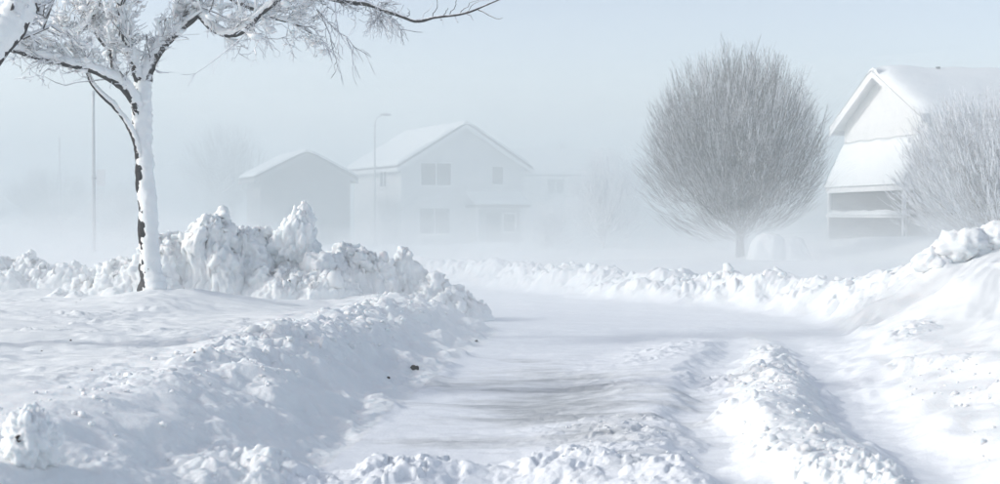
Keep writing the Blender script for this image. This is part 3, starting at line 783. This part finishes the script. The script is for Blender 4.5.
# ---- neighbouring tree: only one thick snow-loaded limb leans into view
ND = 15.0
nb = at(-150, 330, ND); nb[2] = 0.55
near = empty('tree', nb); tag(near, 'thick leaning limb of a neighbouring tree, wholly caked in snow', 'tree')
def np_(lst, d=(0, 0)): n = len(lst); return np.array([at(p[0], p[1], ND + d[0] + (d[1] - d[0]) * i / (n - 1)) for i, p in enumerate(lst)])
limb(near, nb, np.vstack([[nb + np.array([0, 0, -0.3])], np_([(-150, 330), (-148, 270), (-140, 220), (-130, 190)])]), [0.24, 0.2, 0.17, 0.16, 0.15], WIND, 0.5, 1.0, 201, 40, 'trunk')
o, nc = limb(near, nb, np_([(-132, 196), (-90, 150), (-40, 94), (2, 42), (22, 16), (36, -8), (52, -54), (64, -114)], (0, 0.4)), [0.15, 0.15, 0.15, 0.15, 0.145, 0.135, 0.10, 0.05], (-0.6, -0.6, 0.6), 0.40, 1.32, 210, 44)
o, nc2 = limb(near, nb, np_([(-132, 200), (-190, 130), (-240, 40), (-270, -60)], (0, 0.5)), [0.12, 0.1, 0.08, 0.05], (-0.4, -0.5, 0.8), 0.7, 1.2, 220, 40)
NP_ = np.array([nc[np.linspace(0, len(nc) - 1, 12).astype(int)], nc2[np.linspace(0, len(nc2) - 1, 12).astype(int)]])
n1, nr1 = sprout(NP_[:, :, :3], NP_[:, :, 3], 26, 0.6, 0.9, 0.3, 0.0, 6, 0.4, 0.2)
twig_part('branchlets', n1, nr1, M['twig'], near, 5)
n2, nr2 = sprout(n1, nr1, 260, 0.25, 1.0, 0.1, 0.1, 5, 0.1, 0.6)
twig_part('frosted_twigs', n2, np.clip(nr2, 0.006, 0.012), M['frost'], near, 4)

# ---- grown trees further off
def grown_tree(label, base, crown_c, crown_r, trunk_h, n, lens, rads, mats, up=0.35, spread=0.55, group=None, cat='tree', name='tree', lean=(0, 0), full=0.15):
    base = np.array(base, float); root = empty(name, base); tag(root, label, cat, group)
    c = np.array(crown_c, float) - base; rr = np.array(crown_r, float)
    th = np.array([lean[0], lean[1], trunk_h])
    V, q, t = limb_mesh(np.array([[0, 0, -0.6], th * 0.5, th]), [rads[0] * 1.25, rads[0], rads[0] * 0.85], 10, 9, 0.1)
    link('trunk', mesh_mixed('trunk', V, q, t), mats[0], root)
    # main limbs fan out from the trunk top
    N0 = n[0]; a = rng.uniform(0, 2 * np.pi, N0); sp_ = np.sqrt(rng.uniform(0.02, 1, N0))
    tip = c + np.stack([rr[0] * 0.75 * sp_ * np.cos(a), rr[1] * 0.75 * sp_ * np.sin(a), rr[2] * (0.78 - 1.05 * sp_ ** 2)], 1)
    s = th + np.stack([0 * a, 0 * a, rng.uniform(-0.35, 0.0, N0) * trunk_h], 1)
    u = np.linspace(0, 1, 7)[None, :, None]
    ctrl = s + (tip - s) * np.array([0.62, 0.62, 0.30])
    P = (1 - u) ** 2 * s[:, None] + 2 * u * (1 - u) * ctrl[:, None] + u ** 2 * tip[:, None] + rng.normal(size=(N0, 7, 3)) * 0.03 * rr.mean() * u
    R = np.linspace(rads[1], rads[1] * 0.35, 7)[None].repeat(N0, 0)
    twig_part('limbs', P, R, mats[0], root, 6)
    out = (0.55, np.array([c[0], c[1], c[2] - rr[2] * 0.9]))
    P1, R1 = sprout(P, R, n[1], lens[0], spread, up, 0.0, 6, 0.1, 0.55, (c, rr), out)
    twig_part('branches', P1, R1, mats[0], root, 5)
    P2, R2 = sprout(P1, R1, n[2], lens[1], spread, up, 0.0, 5, 0.1, 0.6, (c, rr * 1.02), out)
    # finest twigs fill the crown right out to its rounded edge
    nf = n[3]; d3 = rand_dirs(nf); pt = d3 * rng.uniform(0.15, 1, nf)[:, None] ** (1 / 2.2) * rr * 0.93
    pt = pt * (1 + 0.13 * vn3(d3 * 2.0 + base, 3) + 0.10 * vn3(d3 * 5 + base, 4))[:, None] + c
    low = np.clip(-(pt - c)[:, 2] / rr[2], 0, 1); pt[:, :2] = c[:2] + (pt[:, :2] - c[:2]) * (1 + full * low)[:, None]
    gap = vn3(pt * 0.9 + 3, 12) + 0.5 * vn3(pt * 2.2, 13); pt = pt[gap > -0.42]; nf = len(pt)
    foc = np.array([th[0], th[1], th[2] * 0.6])
    dr3 = norm(norm(pt - foc) + np.array([0, 0, up * 0.8]) + 0.28 * rand_dirs(nf)); L3 = lens[1] * rng.uniform(0.5, 1.3, nf)
    u5 = np.linspace(-0.75, 0.25, 5)[None, :, None]
    P3 = pt[:, None] + dr3[:, None] * L3[:, None, None] * u5 + np.array([0, 0, 0.12]) * L3[:, None, None] * (u5 + 0.75) ** 2 + rng.normal(size=(nf, 5, 3)) * 0.02
    P2 = np.vstack([P2, P3]); R2 = np.vstack([R2, rads[2] * rng.uniform(0.6, 1.3, (nf, 1)) * np.linspace(1.3, 0.6, 5)[None]])
    R2 = np.clip(R2, rads[2] * 0.6, None); k = rng.random(len(P2)) < mats[3]
    twig_part('twigs', P2[~k], R2[~k], mats[1], root, 4)
    if k.any(): twig_part('frosted_twigs', P2[k], R2[k] * 1.25, mats[2], root, 4)
    return root

grown_tree('large round-crowned bare tree with dense upright twigs behind the far snow bank', (9.45, 54, 0.2), at(737, 145, 54), (4.0, 3.7, 3.95), 1.6,
           (30, 420, 3000, 12000), (1.6, 0.9), (0.16, 0.06, 0.0056), (M['far_bark'], M['far_bark'], M['rime'], 0.36), up=0.30, spread=0.42, full=0.3)
grown_tree('frosted multi-stemmed bush tree standing before the white gabled house', (17.2, 46, 0.8), at(1000, 166, 46), (3.5, 3.2, 2.75), 0.4,
           (30, 420, 2200, 5600), (1.2, 0.75), (0.12, 0.05, 0.0085), (M['rime'], M['rime'], M['frost'], 0.62), up=0.5, spread=0.55, full=0.75, cat='bush', name='bush')
# hazy trees and shrubs between and behind the houses
grown_tree('snow-whitened spreading tree fading in the blizzard beside the grey two-storey house', at(604, 250, 72) * [1, 1, 0], at(606, 200, 72), (2.5, 2.3, 2.6), 1.0,
           (18, 200, 700, 1100), (1.1, 0.7), (0.12, 0.05, 0.013), (M['rime'], M['frost'], M['frost'], 0.5), up=0.3)
grown_tree('snow-whitened low shrub fading in the blizzard between tree and porch of grey house', at(545, 250, 74) * [1, 1, 0], at(546, 226, 74), (1.5, 1.4, 1.4), 0.4,
           (14, 120, 500, 600), (0.7, 0.45), (0.07, 0.04, 0.013), (M['rime'], M['frost'], M['frost'], 0.6), up=0.3, cat='bush', name='bush')
grown_tree('faint bare tree top showing over the dark gabled house', at(232, 250, 104) * [1, 1, 0], at(226, 168, 104), (3.6, 3.2, 3.4), 2.4,
           (18, 220, 800, 1200), (1.8, 1.1), (0.2, 0.08, 0.017), (M['far_bark'], M['far_bark'], M['rime'], 0.2))
grown_tree('faint dark bare tree in the blizzard beyond the poles, the broader one', at(52, 250, 98) * [1, 1, 0], at(50, 208, 98), (3.6, 3.2, 2.9), 1.6,
           (18, 220, 800, 1300), (1.6, 1.0), (0.2, 0.08, 0.018), (M['far_bark'], M['far_bark'], M['rime'], 0.1))
grown_tree('faint dark bare tree in the blizzard between the poles and the trunk', at(128, 250, 102) * [1, 1, 0], at(122, 214, 102), (2.8, 2.6, 2.5), 1.4,
           (16, 180, 600, 900), (1.4, 0.9), (0.18, 0.07, 0.018), (M['far_bark'], M['far_bark'], M['rime'], 0.1))

# ------------------------------------------------------------------ houses
def window(parent, x, z, wd, hg, y=0.0, panes=2, axis='y', name='window', mull=True):
    """a window on the local plane y (facing -Y): frame stands proud, panes sit back in it"""
    f = MB(); t = 0.07
    f.box(x - wd / 2 - t, x + wd / 2 + t, y - 0.06, y + 0.02, z - t, z).box(x - wd / 2 - t, x + wd / 2 + t, y - 0.06, y + 0.02, z + hg, z + hg + t)
    f.box(x - wd / 2 - t, x - wd / 2, y - 0.058, y + 0.02, z, z + hg).box(x + wd / 2, x + wd / 2 + t, y - 0.058, y + 0.02, z, z + hg)
    for i in range(1, panes):
        xx = x - wd / 2 + wd * i / panes; f.box(xx - 0.03, xx + 0.03, y - 0.055, y + 0.02, z, z + hg)
    o = f.build(name, M['trim'], parent)
    for i in range(panes):
        a = x - wd / 2 + wd * i / panes + (0.03 if i else 0); b_ = x - wd / 2 + wd * (i + 1) / panes - (0.03 if i < panes - 1 else 0)
        MB().box(a, b_, y - 0.02, y - 0.005, z, z + hg).build('pane', M['glass'], o)
    sill = MB().box(x - wd / 2 - 0.12, x + wd / 2 + 0.12, y - 0.12, y + 0.02, z - t - 0.06, z - t - 0.002).build('sill', M['trim'], o)
    return o

def house(label, loc, yaw, wd, dp, eave, peak, wall_m, trim_m, snow_t=0.22, over=0.45, group=None, roof_m=None):
    root = empty('house', loc, yaw); tag(root, label, 'house', group)
    hw = wd / 2
    MB().prism([(-hw, -0.6), (hw, -0.6), (hw, eave), (0, peak), (-hw, eave)], 0.0, dp).build('wall', wall_m, root)
    sl = (peak - eave) / hw
    def slab(off, t, o_, y0, y1, rise=0.0):
        e = hw + o_
        return [(-e, eave - sl * o_ + off), (-e, eave - sl * o_ + off + t), (0, peak + off + t), (e, eave - sl * o_ + off + t), (e, eave - sl * o_ + off), (0, peak + off)][::-1]
    rf = MB(); rf.prism(slab(0.01, 0.16, over, 0, 0), -over, dp + over); roof = rf.build('roof', roof_m or M['shingle'], root)
    # snow on the roof: a gently uneven sheet with a rounded lip
    nx, ny = 40, 40
    u = np.linspace(-1, 1, nx); v = np.linspace(0, 1, ny); U, Vv = np.meshgrid(u, v)
    e = hw + over + 0.05
    x = U * e; y = -over - 0.05 + Vv * (dp + 2 * over + 0.1)
    edge = np.minimum(np.minimum((1 - np.abs(U)) * e, Vv * dp), (1 - Vv) * dp)
    z = peak - sl * np.abs(x) * 0.985 + 0.165 + snow_t * np.clip(edge / 0.25, 0, 1) ** 0.5 * (0.9 + 0.25 * fbm2(x * 0.7, y * 0.7, 3, 500)) - 0.10 * np.exp(-(x / 0.35) ** 2)
    lo = peak - sl * np.abs(x) + 0.172
    nV = nx * ny; idx = np.arange(nV).reshape(ny, nx)
    q = np.stack([idx[:-1, :-1], idx[:-1, 1:], idx[1:, 1:], idx[1:, :-1]], -1).reshape(-1, 4)
    q2 = q[:, ::-1] + nV
    ring = np.concatenate([idx[0, :], idx[1:, -1], idx[-1, -2::-1], idx[-2:0:-1, 0]]); r2 = np.roll(ring, -1)
    q3 = np.stack([r2, ring, ring + nV, r2 + nV], 1)
    V_ = np.vstack([np.stack([x, y, z], -1).reshape(-1, 3), np.stack([x, y, lo], -1).reshape(-1, 3)])
    link('roof_snow', mesh_np('roof_snow', V_, np.vstack([q, q2, q3])), M['roof_snow'], roof)
    # barge boards under the rakes, fascia along the eaves
    for s in (-1, 1):
        pts = [(0, peak - 0.02), (s * (hw + over), eave - sl * over - 0.02), (s * (hw + over), eave - sl * over - 0.26), (0, peak - 0.26)]
        if s < 0: pts = pts
        else: pts = pts[::-1]
        MB().prism(pts, -over - 0.03, -over + 0.03).build('barge_board', trim_m, root)
        MB().box(s * (hw + over) - 0.03, s * (hw + over) + 0.03, -over + 0.035, dp + over - 0.035, eave - sl * over - 0.2, eave - sl * over + 0.0).build('fascia', trim_m, root)
        MB().box(s * hw - 0.06, s * hw + 0.06, -0.03, 0.09, -0.5, eave - 0.02).build('corner_board', trim_m, root)
    return root

def wall_snow(parent, x0, x1, y0, y1, z0, z1, name='snow_cap'):
    """snow lying on a ledge or small roof, sloping from z1 at y1 to z0 at y0"""
    nx, ny = 24, 12; U, Vv = np.meshgrid(np.linspace(0, 1, nx), np.linspace(0, 1, ny))
    x = x0 + (x1 - x0) * U; y = y0 + (y1 - y0) * Vv; e = np.minimum(np.minimum(U, 1 - U) * (x1 - x0), Vv * (y1 - y0))
    base = z0 + (z1 - z0) * Vv; z = base + 0.03 + 0.2 * np.clip(e / 0.2, 0, 1) ** 0.5 * (0.9 + 0.3 * fbm2(x, y, 2, 77))
    nV = nx * ny; idx = np.arange(nV).reshape(ny, nx); q = np.stack([idx[:-1, :-1], idx[:-1, 1:], idx[1:, 1:], idx[1:, :-1]], -1).reshape(-1, 4)
    ring = np.concatenate([idx[0, :], idx[1:, -1], idx[-1, -2::-1], idx[-2:0:-1, 0]]); r2 = np.roll(ring, -1)
    V_ = np.vstack([np.stack([x, y, z], -1).reshape(-1, 3), np.stack([x, y, base + 0.004], -1).reshape(-1, 3)])
    return link(name, mesh_np(name, V_, np.vstack([q, q[:, ::-1] + nV, np.stack([r2, ring, ring + nV, r2 + nV], 1)])), M['roof_snow'], parent)

# grey two-storey house
hA = house('grey two-storey house with snowy roof, gable windows and small porch, fading in the blizzard', (-2.25, 86, 0.1), math.radians(25), 8.3, 8.9, 5.05, 7.55, M['siding_grey'], M['trim'])
window(hA, -1.9, 3.75, 2.0, 1.35, 0.0, 2); window(hA, 2.3, 3.85, 0.75, 1.1, 0.0, 1)
window(hA, -2.0, 0.75, 2.0, 1.55, 0.0, 2)
prof = MB().prism([(0.1, 2.35), (3.95, 2.35), (3.95, 2.55), (0.1, 2.55)], -1.5, 0.0).build('porch_roof', M['shingle'], hA)
wall_snow(prof, 0.05, 4.0, -1.55, -0.02, 2.56, 3.25)
for x in (0.3, 3.75): MB().box(x - 0.07, x + 0.07, -1.4, -1.26, -0.4, 2.345).build('porch_post', M['trim'], hA)
MB().box(0.75, 3.85, -0.03, 0.01, -0.4, 2.33).build('porch_wall', M['grey_trim'], hA)
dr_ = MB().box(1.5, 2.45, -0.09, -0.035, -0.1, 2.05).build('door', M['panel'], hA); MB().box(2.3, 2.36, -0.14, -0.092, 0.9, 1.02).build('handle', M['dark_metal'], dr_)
window(hA, 3.1, 0.85, 0.8, 1.1, -0.04, 1)
# dark gabled house
hB = house('dark low house with one plain gable, half hidden behind the peaked snow heap', (-11.6, 82, 0.1), math.radians(20), 5.3, 5.0, 4.25, 5.6, M['siding_dark'], M['grey_trim'], 0.2)
# pale house behind
hC = house('pale house with broad snow-covered roof, faintest of the houses, behind the grey one', (8.6, 108, 0.0), math.radians(90), 8.5, 11.0, 5.1, 7.0, M['siding_white'], M['trim'])
def side_window(h, s, yy, z, wd, hg, hw, panes=1):
    """window on the long side wall of a house (local x = s*hw)"""
    o = window(h, 0, z, wd, hg, 0.0, panes); o.rotation_euler = (0, 0, math.radians(90) * s); o.location = (s * hw, yy, 0); return o
side_window(hC, -1, 4.6, 0.9, 0.8, 1.2, 4.25); side_window(hC, -1, 7.5, 0.9, 1.4, 1.2, 4.25, 2); side_window(hC, -1, 4.4, 3.6, 1.2, 1.1, 4.25, 2)
MB().box(-0.35, -0.05, 3.6, 3.9, 6.8, 7.55).build('vent_pipe', M['grey_trim'], hC)
side_window(hA, -1, 3.2, 3.7, 1.2, 1.2, 4.15, 2)

# white gabled house on the right
hD = house('white house with sunlit gable and dark-fronted snow-topped lean-to, behind the frosted bush', (16.75, 60, 0.9), math.radians(-80.4), 8.1, 15.0, 5.3, 7.35, M['siding_white'], M['trim'], 0.25, 0.55, roof_m=M['trim'])
lt = MB(); xa, xb = -4.3, 3.6
b0 = len(lt.v)
lt.v += [(xa, -0.02, 4.15), (xb, -0.02, 4.15), (xb, -0.85, 2.35), (xa, -0.85, 2.35), (xa, -0.02, 2.2), (xb, -0.02, 2.2), (xb, -0.85, 2.12), (xa, -0.85, 2.12)]
lt.f += [[3, 2, 1, 0], [4, 5, 6, 7], [2, 3, 7, 6], [0, 3, 7, 4][::-1], [1, 2, 6, 5], [0, 1, 5, 4]]
leanto = lt.build('lean_to_roof', M['trim'], hD)
wall_snow(leanto, xa - 0.08, xb + 0.08, -0.92, -0.03, 2.36, 4.25)
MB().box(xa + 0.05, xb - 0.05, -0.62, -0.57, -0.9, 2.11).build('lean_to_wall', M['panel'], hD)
for x in (xa + 0.15, xb - 0.15): MB().box(x - 0.07, x + 0.07, -0.80, -0.66, -0.9, 2.115).build('post', M['trim'], hD)
rail = MB().box(xa, xb, -0.84, -0.66, 0.98, 1.08).build('railing', M['trim'], hD)
wall_snow(rail, xa - 0.02, xb + 0.02, -0.85, -0.65, 1.085, 1.09)
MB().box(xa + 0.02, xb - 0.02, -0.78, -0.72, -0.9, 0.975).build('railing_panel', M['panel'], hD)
for yy in (2.2, 6.2): MB().box(0.35, 0.5, yy, yy + 0.15, 7.0, 7.55).build('vent_pipe', M['dark_metal'], hD)
side_window(hD, 1, 5.0, 3.3, 1.6, 1.2, 4.05, 2); side_window(hD, 1, 5.0, 0.6, 1.6, 1.3, 4.05, 2)

# boxy mound beside the round tree
snow_pile('boxy snow-covered mound beside the foot of the round-crowned tree',
          [(9.9, 50.5, 0.9, 0.8, 0.85, 4.0), (10.7, 50.5, 0.75, 0.7, 0.8, 2.5)], 8.6, 12.2, 49.2, 51.8, 0.06, 450, 0, rough=0.4)

# ------------------------------------------------------------------ street lamps and poles
def lamp(label, px, D, top, arm=0.9, box=False, r=0.075, face=1):
    b = at(px, 215, D); root = empty('street_lamp', (b[0], D, 0.1)); tag(root, label, 'street lamp', None)
    V, q, t = limb_mesh(np.array([[0, 0, -0.5], [0, 0, top * 0.5], [0, 0, top - 0.5]]), [r, r * 0.85, r * 0.65], 12, 10, 0.0)
    link('pole', mesh_mixed('pole', V, q, t), M['pole'], root)
    V, q, t = limb_mesh(np.array([[0, 0, top - 0.55], [0.08 * face, 0, top - 0.15], [0.35 * face, 0, top + 0.02], [arm * face, 0, top + 0.08]]), [r * 0.6, r * 0.5, r * 0.45, r * 0.45], 14, 8, 0.0)
    link('arm', mesh_mixed('arm', V, q, t), M['pole'], root)
    V, q, t = limb_mesh(np.array([[(arm - 0.05) * face, 0, top + 0.08], [(arm + 0.2) * face, 0, top + 0.09], [(arm + 0.45) * face, 0, top + 0.07], [(arm + 0.6) * face, 0, top + 0.04]]), [0.06, 0.13, 0.13, 0.04], 12, 10, 0.0)
    V[:, 2] = (V[:, 2] - top - 0.08) * 0.6 + top + 0.08
    h = link('lamp_head', mesh_mixed('lamp_head', V, q, t), M['pole'], root)
    V, q, t = limb_mesh(np.array([[0, 0, -0.2], [0, 0, 0.1], [0, 0, 0.22], [0, 0, 0.3]]), [0.2, 0.2, 0.17, r], 10, 10, 0.0)
    link('pole_base', mesh_mixed('pole_base', V, q, t), M['pole'], root)
    if box: MB().box(0.12, 0.52, -0.02, 0.02, 3.2, 3.95).build('sign_plate', M['trim'], root); MB().box(-0.09, 0.125, -0.03, 0.03, 3.5, 3.6).build('bracket', M['dark_metal'], root)
    return root
lamp('pale curved-arm street lamp in front of the grey two-storey house', 375, 80, 7.65, 0.35, False, 0.06)
def pole(label, px, D, top, r, plate):
    b = at(px, 215, D); root = empty('utility_pole', (b[0], D, 0.1)); tag(root, label, 'pole')
    V, q, t = limb_mesh(np.array([[0, 0, -0.5], [0, 0, top * 0.5], [0, 0, top]]), [r, r * 0.9, r * 0.75], 12, 10, 0.0)
    link('shaft', mesh_mixed('shaft', V, q, t), M['pole'], root)
    V, q, t = limb_mesh(np.array([[0, 0, top - 0.06], [0, 0, top + 0.05], [0, 0, top + 0.1]]), [r * 0.95, r * 0.95, r * 0.5], 6, 10, 0.0)
    link('cap', mesh_mixed('cap', V, q, t), M['pole'], root)
    if plate:
        MB().box(0.12, 0.52, -0.02, 0.02, 3.2, 3.95).build('sign_plate', M['trim'], root); MB().box(-0.09, 0.125, -0.03, 0.03, 3.5, 3.6).build('bracket', M['dark_metal'], root)
    return root
pole('slim dark pole with small plate, beside the plastered tree trunk', 94, 62, 7.4, 0.085, True)
pole('faint white pole dimmed by blowing snow, farthest from the trunk', 60, 95, 7.2, 0.085, False)

# ------------------------------------------------------------------ debris
def clod(name, label, px, py, s, mat, group=None, cat='dirt clod', seed=0, sink=0.0):
    Ds = np.arange(7, 40, 0.03); L_ = np.stack([(px - 500.0) / F * Ds, Ds, CAM_H + (215.0 - py) / F * Ds], 1)   # sight line down to the surface
    hit = np.where(L_[:, 2] <= height(L_[:, 0], L_[:, 1]))[0]; p_ = L_[hit[0] if len(hit) else -1]
    bm = bmesh.new(); bmesh.ops.create_icosphere(bm, subdivisions=3, radius=1.0)
    P = np.array([v.co[:] for v in bm.verts]); P = P * (1 + 0.5 * vn3(P * 1.4 + seed, seed) + 0.3 * vn3(P * 3.4, seed + 1))[:, None] * np.array([1.0, 0.6, 0.9])
    for v, c in zip(bm.verts, P): v.co = c * s
    me = bpy.data.meshes.new(name); bm.to_mesh(me); bm.free()
    o = link(name, me, mat); o.location = (p_[0], p_[1] + sink, p_[2]); o.rotation_euler = (0.2, rng.uniform(-0.6, 0.6), rng.uniform(0, 3))
    return tag(o, label, cat, group)
clod('dirt_clod', 'dark frozen dirt clod poking out of the road face of the plough bank', 414, 371, 0.06, M['dirt'], seed=3)
clod('dirt_clod', 'fainter dirt clod in the bank near its corner end', 476, 342, 0.035, M['dirt'], seed=8)
clod('dirt_clod', 'small flat dirt clod beside the darker one in the plough bank', 388, 379, 0.025, M['dirt'], seed=5)
for i, (px, py) in enumerate([(70, 341), (41, 352), (91, 371), (194, 353), (76, 303), (308, 369), (80, 300)]):
    clod('dead_leaf', 'tiny dark dead leaf stuck in the lawn snow', px, py, 0.012, M['leaf'], 'dead leaves on the lawn snow', 'leaf', 20 + i)
stain = clod('dirt_clod', 'brownish dirt frozen into the small lump of snow', 17, 437, 0.028, M['dirt'], seed=11)
stain.location = (-2.95, 8.40, 0.63)

# ------------------------------------------------------------------ air: even haze, and clouds of blowing snow
hz = MB().box(-232, 232, -42, 302, -2.4, 11.0).build('haze', air('haze_air', 0.0040))
tag(hz, 'thin pale haze filling the whole street', 'haze', kind='stuff')

def cloud(label, x0, x1, y0, y1, h, var, dens, seed, fx=0.06, fy=0.06, bottom=-1.6, c=(0.85, 0.912, 0.925)):
    nx, ny = 90, 90
    X, Y = np.meshgrid(np.linspace(x0, x1, nx), np.linspace(y0, y1, ny))
    Z = h + var * fbm2(X * fx, Y * fy, 4, seed, 0.5)
    ex = np.minimum(np.minimum(X - x0, x1 - X) / (0.12 * (x1 - x0)), np.minimum((Y - y0) / 9.0, (y1 - Y) / 20.0))
    Z = np.maximum(Z, 0.4) * np.clip(ex, 0, 1) ** 0.7 + (-0.6) * (1 - np.clip(ex, 0, 1))
    Z = np.minimum(Z, 10.7)
    nV = nx * ny; idx = np.arange(nV).reshape(ny, nx)
    q = np.stack([idx[:-1, :-1], idx[:-1, 1:], idx[1:, 1:], idx[1:, :-1]], -1).reshape(-1, 4)
    ring = np.concatenate([idx[0, :], idx[1:, -1], idx[-1, -2::-1], idx[-2:0:-1, 0]]); r2 = np.roll(ring, -1)
    V_ = np.vstack([np.stack([X, Y, Z], -1).reshape(-1, 3), np.stack([X, Y, 0 * Z + bottom], -1).reshape(-1, 3)])
    o = link('haze', mesh_np('haze', V_, np.vstack([q, q[:, ::-1] + nV, np.stack([r2, ring, ring + nV, r2 + nV], 1)])), air('blowing_snow_air', dens, c))
    return tag(o, label, 'blowing snow', kind='stuff')
cloud('high cloud of blowing snow behind the far bank', -130, 130, 32, 220, 9.4, 1.2, 0.012, 600, 0.05, 0.04, -1.6)
cloud('thick high cloud of blowing snow swallowing the far houses', -130, 130, 58, 215, 9.8, 1.2, 0.023, 610, 0.04, 0.03, -1.55)
PURE = (0.955, 0.98, 0.985)      # clean airborne snow swept up from the ground
cloud('denser blowing snow hugging the ground before the houses', -110, 110, 30, 180, 3.4, 2.6, 0.007, 620, 0.08, 0.05, -1.5, PURE)
cloud('gust of blowing snow round the foot of the round-crowned tree', 4, 70, 36, 82, 2.8, 2.2, 0.027, 630, 0.16, 0.12, -1.45, PURE)
cloud('low ground drift of blowing snow over the road junction', -60, 60, 15, 62, 1.2, 1.6, 0.06, 640, 0.20, 0.16, -1.4, PURE)
